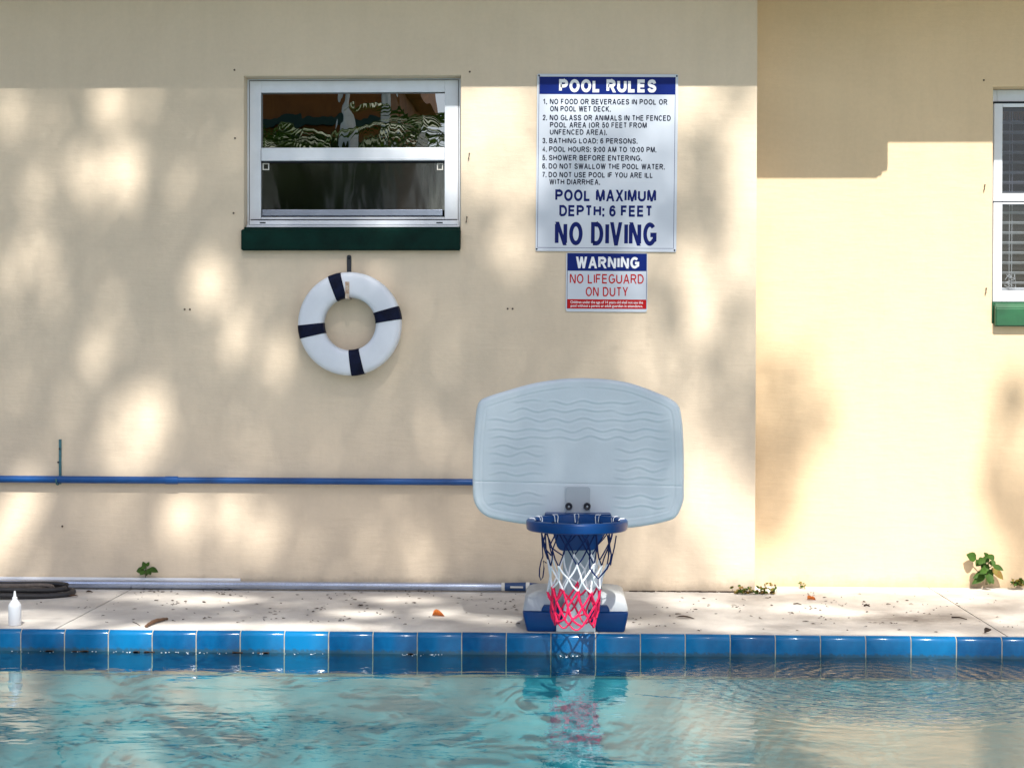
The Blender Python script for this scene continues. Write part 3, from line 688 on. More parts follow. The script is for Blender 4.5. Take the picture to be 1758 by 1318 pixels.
def T(L, s, txt, p0, p1, m, bold):
    a = L(*p0); b = L(*p1)
    if txt.upper() == txt: return local_link(print_caps(txt, a[0], b[0], b[1], a[1]-b[1], -.0001 if m is not M['white_print'] else -.0006, m, s, bold), s)
    return local_link(letters(txt, a[0], b[0], b[1], a[1]-b[1], -.0001 if m is not M['white_print'] else -.0006, m, s, bold), s)
T(L1, s1, 'POOL RULES', q2(345, 150), q2(1302, 278), M['white_print'], .25)
rows = [('1.', 'NO FOOD OR BEVERAGES IN POOL OR', 255, 1412, 342, 398), (None, 'ON POOL WET DECK.', 258, 855, 413, 469),
        ('2.', 'NO GLASS OR ANIMALS IN THE FENCED', 255, 1447, 500, 556), (None, 'POOL AREA (OR 50 FEET FROM', 258, 1212, 572, 627), (None, 'UNFENCED AREA).', 258, 820, 642, 697),
        ('3.', 'BATHING LOAD: 6 PERSONS.', 252, 1122, 728, 782), ('4.', 'POOL HOURS: 9:00 AM TO 10:00 PM.', 252, 1308, 811, 866),
        ('5.', 'SHOWER BEFORE ENTERING.', 250, 1166, 895, 950), ('6.', 'DO NOT SWALLOW THE POOL WATER.', 250, 1392, 978, 1033),
        ('7.', 'DO NOT USE POOL IF YOU ARE ILL', 250, 1278, 1062, 1117), (None, 'WITH DIARRHEA.', 258, 758, 1132, 1187)]
for num, txt, xa_, xb_, ya_, yb_ in rows:
    o = T(L1, s1, txt, q2(xa_, ya_), q2(xb_, yb_), M['black_print'], .2)
    if num:
        o2 = T(L1, s1, num, q2(186, ya_), q2(228, yb_), M['black_print'], .2)
        bmx = bmesh.new(); bmx.from_mesh(o.data); bmx.from_mesh(o2.data); bmx.to_mesh(o.data); bmx.free(); bpy.data.objects.remove(o2)
T(L1, s1, 'POOL MAXIMUM', q3(318, 88), q3(1312, 203), M['navy_print'], .215)
T(L1, s1, 'DEPTH: 6 FEET', q3(360, 242), q3(1278, 353), M['navy_print'], .215)
T(L1, s1, 'NO DIVING', q3(318, 407), q3(1320, 638), M['navy_print'], .19)
def screws(L, s, pts):
    for (u, v) in pts:
        p = L(u, v); bm = bmesh.new(); lathe(bm, (p[0], 0, p[1]), [(.0001, -.003), (.0032, -.0025), (.004, -.0002)], 8, 'y')
        local_link(build('screw', bm, M['gasket'], s), s)
screws(L1, s1, [(925.5, 130), (1162, 130), (924.5, 428), (1161.5, 428.5)])

s2, L2, pm = sign(972, 1112, 433, 535, .006, SY+.001, .01, 'no_lifeguard_sign', 'small blue, white and red WARNING NO LIFEGUARD ON DUTY sign')
rectp(L2, 972, 433.6, 1112, 535, .010, 0, .002, M['white_sign'], s2, 'panel')
a = q3(427, 717); b = q3(1204, 887); rectp(L2, *a, *b, .0015, -.0005, -.0001, M['sign_blue'], s2, 'banner')
a = q3(427, 1167); b = q3(1204, 1258); rectp(L2, *a, *b, .0015, -.0005, -.0001, M['red_print'], s2, 'banner')
a = q3(424, 714); b = q3(1207, 1260); framep(L2, *a, *b, .7, -.0004, -.0001, M['navy_print'], s2, 'border_line')
T(L2, s2, 'WARNING', q3(510, 748), q3(1132, 862), M['white_print'], .23)
T(L2, s2, 'NO LIFEGUARD', q3(450, 918), q3(1178, 1012), M['red_print'], .15)
T(L2, s2, 'ON DUTY', q3(608, 1045), q3(1025, 1138), M['red_print'], .15)
T(L2, s2, 'Children under the age of 14 years old shall not use the', q3(458, 1182), q3(1172, 1208), M['white_print'], .012)
T(L2, s2, 'pool without a parent or adult guardian in attendance.', q3(462, 1218), q3(1172, 1243), M['white_print'], .012)

# ================================================================== LIFE RING and its hook
RT = .085; RYc = -.008-RT/2
rc = at(600.5, 556, -.06); rad_o = (at(688.5, 556, -.06).x-at(511.5, 556, -.06).x)/2; rad_i = (at(645, 556, -.06).x-at(555.5, 556, -.06).x)/2
lr = empty('life_ring', rc); tag(lr, 'white foam life ring with four navy bands hanging on the wall', 'life ring')
def ring_prof(g, n=28):
    cx = (rad_o+rad_i)/2; hw = (rad_o-rad_i)/2+g; hh = RT/2+g; pr = []
    for i in range(n):
        a = 2*math.pi*i/n; ca, sa_ = math.cos(a), math.sin(a)
        e = .52
        pr.append((cx+hw*math.copysign(abs(ca)**e, ca), hh*math.copysign(abs(sa_)**e, sa_)))
    return pr
def ring_arc(g, a0, a1, n, closed, taper=0):
    bm = bmesh.new(); pr = ring_prof(g); rings = []
    for k in range(n if closed else n+1):
        f = k/n; ring = []
        for (r, h) in pr:
            a = a0+(a1-a0)*f
            if not closed:            # straight-sided band: constant width rather than constant angle
                mid = (a0+a1)/2; half = (a1-a0)/2*(rad_o*.80)/r*(.78+.22*(r-rad_i)/(rad_o-rad_i)); a = mid-half+2*half*f
            ring.append(bm.verts.new((rc.x+r*math.cos(a), RYc+h, rc.z+r*math.sin(a))))
        rings.append(ring)
    m_ = len(pr)
    for k in range(n if closed else n):
        A, B = rings[k], rings[(k+1) % len(rings)]
        for j in range(m_): bm.faces.new((A[j], A[(j+1) % m_], B[(j+1) % m_], B[j]))
    return bm
build('foam_ring', ring_arc(0, 0, 2*math.pi, 96, True), M['ring'], lr, True)
for deg in (107, 189.5, 280, 12.5):
    hw = R(9.3); build('band', ring_arc(.0018, R(deg)-hw, R(deg)+hw, 8, False), M['band'], lr, True)
hk = empty('wall_hook', at(599.5, 440, 0)); tag(hk, 'dark metal strap hook on the wall holding the life ring', 'hook')
a = at(595.8, 438, 0); b = at(603.4, 470, 0)
bm = bmesh.new(); prism(bm, rounded(a.x, b.x, b.z-.05, a.z, .008), 'y', -.006, -.001); build('strap', bm, M['metal_dark'], hk)
bm = bmesh.new(); lathe(bm, ((a.x+b.x)/2, -.007, a.z-.014), [(.0001, -.002), (.004, -.0015), (.005, .001)], 10, 'y'); build('screw', bm, M['gasket'], hk)
yb_ = RYc-RT/2-.004; zi = rc.z+rad_i
bm = bmesh.new(); hxa, hxb = at(593, 500, -.09).x, at(600, 500, -.09).x
prism(bm, [(-.006, zi-.006), (yb_, zi-.006), (yb_, zi+.066), (yb_+.0025, zi+.066), (yb_+.0025, zi-.0035), (-.006, zi-.0035)], 'x', hxa, hxb)
build('hook_lip', bm, M['tape'], hk)

# ================================================================== POLES
p0 = at(-420, 819.5, -.028); p1 = at(835, 827.5, -.028)
bp = empty('pool_pole', p1); tag(bp, 'long blue pole hung horizontally on the wall under the life ring', 'pole')
bm = bmesh.new(); tube(bm, [p0, p0.lerp(p1, .58)], .0158, 20); build('outer_tube', bm, M['pole_blue'], bp, True)
bm = bmesh.new(); tube(bm, [p0.lerp(p1, .57), p1], .0142, 20); build('inner_tube', bm, M['pole_blue'], bp, True)
bm = bmesh.new(); tube(bm, [p0.lerp(p1, .565), p0.lerp(p1, .582)], .0175, 20); build('collar', bm, M['pole_blue'], bp, True)
ph = empty('pole_hook', at(102, 755, 0)); tag(ph, 'teal painted metal hook on the wall holding the blue pole', 'hook')
a = at(103.5, 754, -.004); b = at(103, 818, -.006); z = b.z
bm = bmesh.new(); box(bm, a.x-.006, a.x+.005, -.007, -.001, at(0, 830, 0).z, a.z, .001)
build('bar', bm, M['teal'], ph)
pc = p0.lerp(p1, (a.x-p0.x)/(p1.x-p0.x))
bm = bmesh.new(); pts = [(a.x-.004, pc.y+.022*math.cos(t_), pc.z+.022*math.sin(t_)) for t_ in np.linspace(R(15), R(-195), 14)]
tube(bm, pts, .0038, 8); build('hook_end', bm, M['teal'], ph, True)
for v_ in (770, 793):
    bm = bmesh.new(); lathe(bm, (a.x-.001-(0.006 if v_ > 780 else 0), -.007, at(100, v_, 0).z), [(.0001, -.006), (.004, -.005), (.0045, .001)], 8, 'y')
    build('screw', bm, M['metal_dark'], ph)

zp = .021
p0 = Vector((on(0, 994, zp).x-1.2, -.045, zp)); p1 = Vector((at(862, 1006, -.045).x, -.050, zp+.001))
sp = empty('skimmer_pole', p1); tag(sp, 'silver blue telescopic pole lying on the deck against the wall', 'pole')
bm = bmesh.new(); tube(bm, [p0, p1], .0172, 24); build('tube', bm, M['pole_silver'], sp, True)
g0 = p1.copy(); g1 = Vector((at(941, 1006, -.05).x, -.052, .024))
def seg(a, b, r0, r1, m, name, n=20):
    bm = bmesh.new(); A = g0.lerp(g1, a); B = g0.lerp(g1, b); tube(bm, [A, A.lerp(B, .5), B], [r0, (r0+r1)/2+.0004, r1], n); return build(name, bm, m, sp, True)
seg(-.01, .06, .0185, .0185, M['grip_white'], 'collar')
seg(.06, .52, .0175, .0195, M['grip'], 'grip')
seg(.52, .60, .0198, .0198, M['grip_white'], 'collar')
seg(.60, .85, .018, .014, M['grip'], 'grip')
seg(.85, 1.0, .014, .005, M['grip'], 'grip_end')
bm = bmesh.new(); box(bm, g0.lerp(g1, .18).x, g0.lerp(g1, .46).x, -.0715, -.068, .020, .028, .0015); build('grip_inlay', bm, M['grip_white'], sp)
wp0 = Vector((-3.4, -.015, .037)); wp1 = Vector((at(413, 990, -.015).x, -.015, .037))
bm = bmesh.new(); tube(bm, [wp0, wp1], .010, 16); o = build('white_pipe', bm, M['pole_white'], None, True)
tag(o, 'thin white pipe tucked between the silver pole and the wall', 'pipe')

# ================================================================== BASKETBALL HOOP
BYF = -.985                                    # front face of the backboard
hoop = empty('basketball_hoop', (at(990, 1088, -1.0).x, -.9, 0)); tag(hoop, 'portable poolside basketball hoop with pale blue backboard and blue rim', 'basketball hoop')
out_px = [(997.7,648.8),(926.8,655.7),(865.6,671.6),(832.6,682.6),(822.5,689.5),(818.5,700),(816.7,710.7),(811.8,767),(811,825.7),(812.3,855),(819,872),(831.4,884.4),(851,891.7),(902.3,900.3),(993,909.5),(1078.4,906.4),(1122.5,900.3),(1151.8,893),(1162,886.5),(1167.7,877),(1174.3,857.5),(1175,833),(1174.6,776.8),(1172.6,732.7),(1169,705.8),(1165,696),(1158,688.7),(1134.7,676.5),(1073.5,655.7)]
O = np.array([[at(u, v, BYF).x, at(u, v, BYF).z] for u, v in out_px])
# smooth closed Catmull-Rom outline
def catmull(P_, k=10):
    n = len(P_); out = []
    for i in range(n):
        p0_, p1_, p2_, p3_ = P_[i-1], P_[i], P_[(i+1) % n], P_[(i+2) % n]
        for j in range(k):
            t_ = j/k; out.append(.5*((2*p1_)+(-p0_+p2_)*t_+(2*p0_-5*p1_+4*p2_-p3_)*t_*t_+(-p0_+3*p1_-3*p2_+p3_)*t_**3))
    return np.array(out)
OL = catmull(O, 8)
def board():
    cz = np.array([at(993, 790, BYF).x, at(993, 780, BYF).z])
    nr, nc = 190, 300
    zmin, zmax = OL[:, 1].min()+1e-5, OL[:, 1].max()-1e-5
    tz = (1-np.cos(np.linspace(0, math.pi, nr)))/2*.35 + np.linspace(0, 1, nr)*.65
    Z = zmin+(zmax-zmin)*tz
    xs = np.zeros((nr, 2))
    A = OL; B = np.roll(OL, -1, 0)
    for i, z_ in enumerate(Z):
        msk = (A[:, 1]-z_)*(B[:, 1]-z_) <= 0
        a_, b_ = A[msk], B[msk]; tt = (z_-a_[:, 1])/(b_[:, 1]-a_[:, 1]+1e-12); xx = a_[:, 0]+tt*(b_[:, 0]-a_[:, 0]); xs[i] = xx.min(), xx.max()
    S = np.linspace(0, 1, nc)
    X = xs[:, :1]+(xs[:, 1:]-xs[:, :1])*S[None]; ZZ = np.repeat(Z[:, None], nc, 1)
    P_ = np.stack([X, ZZ], -1).reshape(-1, 2)
    d = np.full(len(P_), 9.)
    for k in range(len(A)):
        ab = B[k]-A[k]; t_ = np.clip(((P_-A[k])@ab)/(ab@ab+1e-12), 0, 1); q = A[k]+t_[:, None]*ab; d = np.minimum(d, np.hypot(*(P_-q).T))
    d = d.reshape(nr, nc)
    pxm = (at(1175, 780, BYF).x-at(811, 780, BYF).x)/364     # metres per pixel
    h = np.zeros_like(X)
    # rounded edge
    er = .016; h -= er*(1-np.sqrt(np.clip(1-(1-np.clip(d/er, 0, 1))**2, 0, 1)))
    # groove following the outline
    ux = (X-at(780, 780, BYF).x)/pxm*4.088; uy = (at(993, 630, BYF).z-ZZ)/pxm*4.088     # board drawing coordinates
    gate = np.clip(1-np.exp(-((ux-880)/110)**2*3), 0, 1)
    h += .0008*np.exp(-((d-.030)/.0035)**2)*gate
    h -= .0009*np.exp(-((d-.036)/.004)**2)*gate
    def wave(y0, xa_, xb_, ph, amp=13, wl=205):
        cy = y0+amp*np.sin(2*math.pi*ux/wl+ph)*(.7+.3*np.sin(ux/173+ph*2))+4*np.sin(ux/61+ph)
        m_ = 1/(1+np.exp(-(ux-xa_)/12))/(1+np.exp((ux-xb_)/12))
        return m_*(np.exp(-((uy-cy)/6.5)**2)-.7*np.exp(-((uy-cy-15)/9)**2))
    rel = np.zeros_like(X)
    for (y0, xa_, xb_, ph) in ((232, 430, 600, .6), (243, 670, 1290, 2.2), (300, 400, 1120, 2.6), (318, 1150, 1460, 1.4), (366, 250, 1500, 2.0), (437, 250, 1480, 1.2), (492, 270, 1500, .7),
                               (556, 260, 620, .2), (608, 260, 620, 2.4), (676, 260, 610, 1.2), (746, 260, 610, .5), (578, 1140, 1490, 1.0), (644, 1140, 1490, 2.1), (712, 1140, 1490, 2.9), (775, 1140, 1490, 1.8),
                               (888, 260, 610, 1.7), (958, 250, 610, .9), (905, 1140, 1490, 2.4), (975, 1140, 1480, 2.0)):
        rel += wave(y0, xa_, xb_, ph)
    h += .0016*rel
    # seam across the lower third and the faint target square
    cy = 805+(ux-130)*.02
    h -= .0022*np.exp(-((uy-cy)/4)**2)
    sq = (1/(1+np.exp(-(ux-640)/8)))*(1/(1+np.exp((ux-1110)/8)))*(1/(1+np.exp(-(uy-548)/8)))*(1/(1+np.exp((uy-800)/8)))
    h += .0004*sq
    return X, ZZ, h, d, nr, nc
X_, Z_, h_, d_, nr, nc = board()
verts = [(float(X_[i, j]), float(BYF-h_[i, j]), float(Z_[i, j])) for i in range(nr) for j in range(nc)]
faces = [(i*nc+j, i*nc+j+1, (i+1)*nc+j+1, (i+1)*nc+j) for i in range(nr-1) for j in range(nc-1)]
# side and back
edge = [i*nc for i in range(nr)] + [(nr-1)*nc+j for j in range(1, nc)] + [i*nc+nc-1 for i in range(nr-2, -1, -1)] + [j for j in range(nc-2, 0, -1)]
base = len(verts); verts += [(verts[e][0], BYF+.034, verts[e][2]) for e in edge]
n_ = len(edge)
for k in range(n_): faces.append((edge[k], edge[(k+1) % n_], base+(k+1) % n_, base+k))
faces.append(tuple(base+k for k in range(n_)))
me = bpy.data.meshes.new('backboard'); me.from_pydata(verts, [], faces); me.update()
for p in me.polygons: p.use_smooth = True
me.set_sharp_from_angle(angle=R(50))
o = link('backboard', me, M['board'], hoop)

# plate and knobs
Yp = BYF-.012
a = at(971.8, 835.5, Yp); b = at(1013, 884, Yp)
bm = bmesh.new(); prism(bm, rounded(a.x, b.x, b.z-.01, a.z, .009), 'y', Yp, BYF+.0)
bmesh.ops.bevel(bm, geom=[e for e in bm.edges if all(v.co.y < Yp+1e-5 for v in e.verts)], offset=.002, segments=2, affect='EDGES')
build('mount_plate', bm, M['grey_pl'], hoop)
for u in (976.6, 1008.2):
    c_ = at(u, 869, Yp-.012); bm = bmesh.new(); lathe(bm, (c_.x, Yp, c_.z), [(.0001, -.007), (.0045, -.008), (.0052, -.013), (.0095, -.0145), (.0132, -.010), (.0132, .001)], 20, 'y')
    build('knob', bm, M['black_pl'], hoop, True)
    bm = bmesh.new(); lathe(bm, (c_.x, Yp-.012, c_.z), [(.0001, -.003), (.0035, -.003), (.0038, .004)], 8, 'y'); build('bolt', bm, M['grey_pl'], hoop)

# rim
RC = at(990.5, 900, -1.215); rimR = (at(1078, 900, -1.215).x-at(903.5, 900, -1.215).x)/2
RZ = at(990, 882.5, -1.215+rimR).z      # rim top (far edge)
RC.z = RZ
prof = [(rimR-.026, 0), (rimR-.005, -.0005), (rimR-.0015, -.003), (rimR-.0003, -.007), (rimR, -.020), (rimR-.0015, -.033), (rimR-.006, -.0365), (rimR-.022, -.036), (rimR-.029, -.030), (rimR-.030, -.006), (rimR-.026, 0)]
bm = bmesh.new(); lathe(bm, (RC.x, RC.y, RZ), prof, 72); bmesh.ops.remove_doubles(bm, verts=bm.verts, dist=1e-5)
build('rim', bm, M['blue_pl'], hoop, True)
# bracket: flange against the board, arms and a scooped gusset under the rim
a = at(935, 880, BYF-.02); b = at(1049, 884, BYF-.02)
bm = bmesh.new(); prism(bm, rounded(a.x, b.x, RZ-.045, a.z+.001, .006), 'y', RC.y+rimR-.028, BYF-.0005)
bmesh.ops.bevel(bm, geom=[e for e in bm.edges if abs(e.verts[0].co.y-e.verts[1].co.y) < 1e-6], offset=.002, segments=2, affect='EDGES')
build('bracket', bm, M['blue_pl'], hoop)
yb0 = RC.y+rimR-.02
g_t = RZ-.034; g_b = at(990, 944, yb0).z
bm = bmesh.new(); xl, xr = at(944, 930, yb0).x, at(1042, 930, yb0).x; xl2, xr2 = at(958, 943, yb0).x, at(1023, 943, yb0).x
prism(bm, [(xl, g_t), (xr, g_t), (xr-.006, g_t-.02), (xr2+.004, g_b+.014), (xr2-.01, g_b+.002), (xl2+.01, g_b), (xl2-.003, g_b+.012), (xl+.008, g_t-.02)], 'y', yb0-.02, yb0+.07)
bmesh.ops.bevel(bm, geom=[e for e in bm.edges], offset=.003, segments=2, affect='EDGES')
build('gusset', bm, M['blue_pl'], hoop, True)

# post: tapered column between base and board
pw0 = (at(966, 1040, -.94).x, at(1030, 1040, -.94).x); pw1 = (at(961, 905, -.94).x, at(1025, 905, -.94).x)
bm = bmesh.new()
lev = [(0.0, *pw0, -.985, -.86), (.12, *pw0, -.975, -.86), (.36, pw1[0]+.01, pw1[1]-.01, -.948, -.86), (.62, pw1[0]+.02, pw1[1]-.02, -.945, -.87)]
rings = []
for (z, xa_, xb_, ya_, yb2) in lev:
    rings.append([bm.verts.new((p[0], p[1], z)) for p in rounded(xa_, xb_, ya_, yb2, .02, 4)])
for A, B in zip(rings, rings[1:]):
    for k in range(len(A)): bm.faces.new((A[k], A[(k+1) % len(A)], B[(k+1) % len(A)], B[k]))
bm.faces.new(rings[-1])
build('post', bm, M['grey_pl'], hoop, True)

# base: two blue tanks, shoulders above them, front foot
def hull_rings(secs, m, name, par=hoop):
    """secs: list of (z, x0, x1, y0, y1, r)"""
    bm = bmesh.new(); rings = []
    for (z, xa_, xb_, ya_, yb2, r_) in secs:
        rings.append([bm.verts.new((p[0], p[1], z)) for p in rounded(xa_, xb_, ya_, yb2, r_, 5)])
    for A, B in zip(rings, rings[1:]):
        for k in range(len(A)): bm.faces.new((A[k], A[(k+1) % len(A)], B[(k+1) % len(A)], B[k]))
    bm.faces.new(rings[0][::-1]); bm.faces.new(rings[-1])
    return build(name, bm, m, par, True)
BF = -1.035
def bx(u): return at(u, 1070, BF).x
hull_rings([(0.001, bx(905), bx(955), BF+.004, -.66, .012), (.006, bx(904), bx(956), BF+.001, -.655, .012), (.055, bx(898), bx(966.5), BF-.004, -.65, .016), (.070, bx(897), bx(967), BF-.002, -.65, .016), (.075, bx(898.5), bx(966), BF+.004, -.655, .016)], M['blue_pl'], 'tank')
hull_rings([(0.001, bx(1024), bx(1072), BF+.004, -.66, .012), (.006, bx(1023), bx(1073), BF+.001, -.655, .012), (.055, bx(1010), bx(1078), BF-.004, -.65, .016), (.070, bx(1009), bx(1079), BF-.002, -.65, .016), (.075, bx(1010), bx(1077.5), BF+.004, -.655, .016)], M['blue_pl'], 'tank')
# shoulders: rise from the outer rim of the tanks to a rounded crown beside the post
def shoulder(side):
    xo = bx(898) if side < 0 else bx(1078); xi = bx(950) if side < 0 else bx(1026)
    secs = []
    for (z, fo, fi, yf, yk) in [(.076+(q_[0]-.076)*.66, *q_[1:]) for q_ in ((.076, -.01, 1, BF+.004, -.655), (.10, .01, 1, BF+.022, -.66), (.128, .06, 1, BF+.044, -.67), (.142, .12, 1, BF+.060, -.68), (.152, .24, .99, BF+.080, -.69), (.160, .45, .98, BF+.11, -.71), (.165, .70, .97, BF+.14, -.73))]:
        a_ = xo+(xi-xo)*fo; b_ = xo+(xi-xo)*fi
        secs.append((z, min(a_, b_), max(a_, b_), yf, yk, .016))
    return hull_rings(secs, M['lt_pl'] if side > 0 else M['grey_pl'], 'shoulder')  # right shoulder's sunlight put into its colour as the lighter plastic
def lobe(side):      # blue inner step in front of each shoulder
    a_, b_ = (bx(931), bx(958)) if side < 0 else (bx(1018), bx(1045))
    return hull_rings([(.0755, a_-.006*(side < 0), b_+.006*(side > 0), BF+.002, -.95, .008), (.092, a_+.002, b_-.002, BF+.005, -.95, .008), (.096, a_+.006, b_-.006, BF+.012, -.95, .006)], M['blue_pl'], 'inner_step')
for s_ in (-1, 1): shoulder(s_); lobe(s_)
# pale front foot with its T-shaped toe
fx = lambda u: at(u, 1070, BF-.01).x
bm = bmesh.new()
prism(bm, [(fx(968), .118), (fx(973), .124), (fx(1004), .124), (fx(1008), .118), (fx(1010), .045), (fx(1013), .034), (fx(1021), .030), (fx(1022), .024), (fx(1022), .002), (fx(955), .002), (fx(955), .024), (fx(957), .030), (fx(965), .034), (fx(967), .045)], 'y', BF-.012, -.96)
bmesh.ops.bevel(bm, geom=[e for e in bm.edges if all(v.co.y < BF for v in e.verts)], offset=.003, segments=2, affect='EDGES')
build('front_foot', bm, M['lt_pl'], hoop, True)
hull_rings([(.001, bx(950), bx(1026), -.955, -.66, .01), (.14, bx(952), bx(1024), -.95, -.67, .01)], M['grey_pl'], 'base_core')

# net
NC = 12
zt = RZ-.034; z_end = at(990, 1064, -1.20).z
levels = [(0, .128), (.18, .120), (.36, .108), (.52, .098), (.66, .093), (.80, .093), (.92, .088), (1.0, .080)]
def lvl(k):
    f, r = levels[k]; return zt+(z_end-zt)*f, r
nr_ = random.Random(11)
node = {}
for k in range(len(levels)):
    z, r = lvl(k)
    for j in range(NC):
        a = 2*math.pi*(j+(.5 if k % 2 else 0))/NC + nr_.uniform(-.11, .11)*(k > 0)
        rr2 = r*(1+nr_.uniform(-.12, .06)*(k > 0))
        node[(k, j)] = Vector((RC.x+rr2*math.cos(a)-.004*k*.3, RC.y+rr2*math.sin(a)+.003*k, z+nr_.uniform(-.013, .013)*(k > 0)))
def strand(bm, a, b, r=.0021, sag=.004):
    m_ = (a+b)/2 + Vector((nr_.uniform(-.003, .003), nr_.uniform(-.003, .003), -sag*nr_.random()))
    q1 = a.lerp(m_, .55); q2_ = m_.lerp(b, .45)
    tube(bm, [a, q1, m_, q2_, b], r, 6)
bmn, bmw, bmr = bmesh.new(), bmesh.new(), bmesh.new()
for k in range(len(levels)-1):
    tgt = bmn if k < 2 else (bmw if k < 4 else bmr)
    for j in range(NC):
        # node (k,j) joins its two neighbours one level down
        if k % 2 == 0: nb = (j, (j-1) % NC)
        else: nb = (j, (j+1) % NC)
        for b_ in nb:
            strand(tgt, node[(k, j)], node[(k+1, b_)], .0038 if tgt is bmr else (.0033 if tgt is bmw else .0025))
    if k in (1, 3):          # knots where the colour changes
        for j in range(NC):
            p = node[(k+1, j)]; t2 = bmw if k == 1 else bmr
            tube(t2, [p+Vector((0, 0, .006)), p, p-Vector((0, 0, .006))], [.002, .0048, .002], 7)
# bottom loops in red
K = len(levels)-1
for j in range(NC):
    a = node[(K, j)]; b_ = node[(K, (j+1) % NC)]; m_ = (a+b_)/2 - Vector((0, 0, .012+.012*nr_.random()))
    if j % 3 == 0: continue
    tube(bmr, [a, a.lerp(m_, .6)-Vector((0, 0, .004)), m_, b_.lerp(m_, .6)-Vector((0, 0, .004)), b_], .0028, 6)
# cord loops over the rim
for j in range(NC):
    a = 2*math.pi*j/NC; ca, sa_ = math.cos(a), math.sin(a)
    for da in (-.05, .05):
        pts = [(RC.x+(r_)*math.cos(a+da*q_), RC.y+(r_)*math.sin(a+da*q_), RZ+h_v) for r_, h_v, q_ in ((.128, -.036, 0), (rimR-.033, -.030, .6), (rimR-.032, -.004, 1), (rimR-.027, .0025, 1), (rimR-.012, .0025, .4))]
        tie = bmesh.new(); tube(tie, pts, .0018, 6)
        build('rim_tie', tie, M['cord_white'] if sa_ > -.2 else M['cord_navy'], hoop, True)
# loose navy loops at either side
def loose(bm, pxs, y, r=.0024):
    P_ = [at(u, v, y + dy) for u, v, dy in pxs]
    Pn = catmull(np.array([list(p) for p in P_]), 5) if pxs[0][:2] == pxs[-1][:2] else None
    tube(bm, P_, r, 6)
loose(bmn, [(930, 918, 0), (931, 935, 0), (932, 955, 0), (929, 963, 0), (926.5, 975, 0), (926, 988, 0), (928.5, 995.5, 0), (932, 990, 0), (934, 975, 0), (933, 962, 0), (938, 966, .005)], -1.22)
loose(bmn, [(1043, 918, 0), (1046, 935, 0), (1049.5, 952, 0), (1047, 965, 0), (1042, 976, 0), (1034, 985, 0), (1027, 993, 0), (1020, 985, 0), (1013, 975, 0), (1012, 960, 0), (1013, 945, 0), (1008, 925, 0)], -1.30, .003)
loose(bmn, [(1058, 919, 0), (1055, 938, 0), (1051, 955, 0), (1048, 970, 0)], -1.27)
for bmx, m_, lab in ((bmn, 'cord_navy', 'navy upper cords of the net'), (bmw, 'cord_white', 'white middle cords of the net'), (bmr, 'cord_red', 'red bottom cords of the net')):
    o = build('net_cord', bmx, M[m_], hoop, True); o['label'] = lab

# ================================================================== THINGS ON THE DECK
# hose coil
c0 = on(-15, 1017, .01)
bm = bmesh.new(); bm2 = bmesh.new()
def coil(bm, rx, ry, dx, dy, z, r, a0=0, a1=360, n=60):
    pts = [(c0.x+dx+rx*math.cos(R(a)), c0.y+dy+ry*math.sin(R(a)), z+.004*math.sin(R(a*3))) for a in np.linspace(a0, a1, n)]
    tube(bm, pts, r, 10)
coil(bm, .345, .125, 0, 0, .013, .0125); coil(bm, .325, .11, .0, .006, .034, .0115, 20, 350)
coil(bm2, .215, .08, .02, .01, .014, .009); coil(bm2, .225, .078, .03, .012, .030, .0085, 0, 340)
hs = empty('hose', c0); tag(hs, 'coiled dark hose lying on the deck by the wall', 'hose')
build('outer_coil', bm, M['hose'], hs, True); build('inner_coil', bm2, M['hose2'], hs, True)
# squeeze bottle
bc = on(25.5, 1073, 0)
bm = bmesh.new(); r_ = .0235
lathe(bm, (bc.x, bc.y, 0), [(.0001, .001), (r_*.93, .001), (r_, .004), (r_, .070), (r_*.97, .077), (r_*.72, .087), (.011, .094), (.0095, .098)], 28)
bt = empty('squeeze_bottle', bc); tag(bt, 'small white plastic squeeze bottle standing near the tiles', 'bottle')
build('bottle_body', bm, M['bottle'], bt, True)
bm = bmesh.new(); lathe(bm, (bc.x, bc.y, 0), [(.0095, .0975), (.0095, .104), (.006, .107), (.0035, .124), (.003, .128), (.0001, .1285)], 20); build('nozzle', bm, M['bottle'], bt, True)

def leaf_mesh(L_, W_, fold=.25, curl=.25, n=5):
    """pointed oval leaf along +X, folded on the midrib"""
    V = []; F = []
    for i in range(n+1):
        t_ = i/n; w_ = W_/2*math.sin(math.pi*t_**.85)**.85 if 0 < t_ < 1 else 0
        x = L_*t_; z = -curl*L_*t_*t_
        V += [(x, -w_, z+fold*w_), (x, 0, z), (x, w_, z+fold*w_)]
    for i in range(n):
        a = 3*i
        F += [(a, a+1, a+4, a+3), (a+1, a+2, a+5, a+4)]
    return V, F
def one_leaf(name, m, loc, L_, W_, rot, parent=None, fold=.25, curl=.25):
    V, F = leaf_mesh(L_, W_, fold, curl); me = bpy.data.meshes.new(name); me.from_pydata(V, [], F); me.materials.append(m)
    me.transform(Euler(rot).to_matrix().to_4x4()); me.transform(Matrix.Translation(Vector(loc)))
    bmx = bmesh.new(); bmx.from_mesh(me); bmesh.ops.remove_doubles(bmx, verts=bmx.verts, dist=1e-5)
    bmesh.ops.solidify(bmx, geom=bmx.faces[:], thickness=.0006); bmx.to_mesh(me); bmx.free()
    for p in me.polygons: p.use_smooth = True
    return link(name, me, None, parent)
def thing_leaf(name, m, u, v, L_, W_, yaw, label, cat, curl=.5, fold=.6):
    p = on(u, v, .004); root_o = one_leaf(name, m, (0, 0, 0), L_, W_, (0, -.12, 0), None, fold, curl); root_o.location = p; root_o.rotation_euler = (0, 0, yaw)
    tag(root_o, label, cat); return root_o
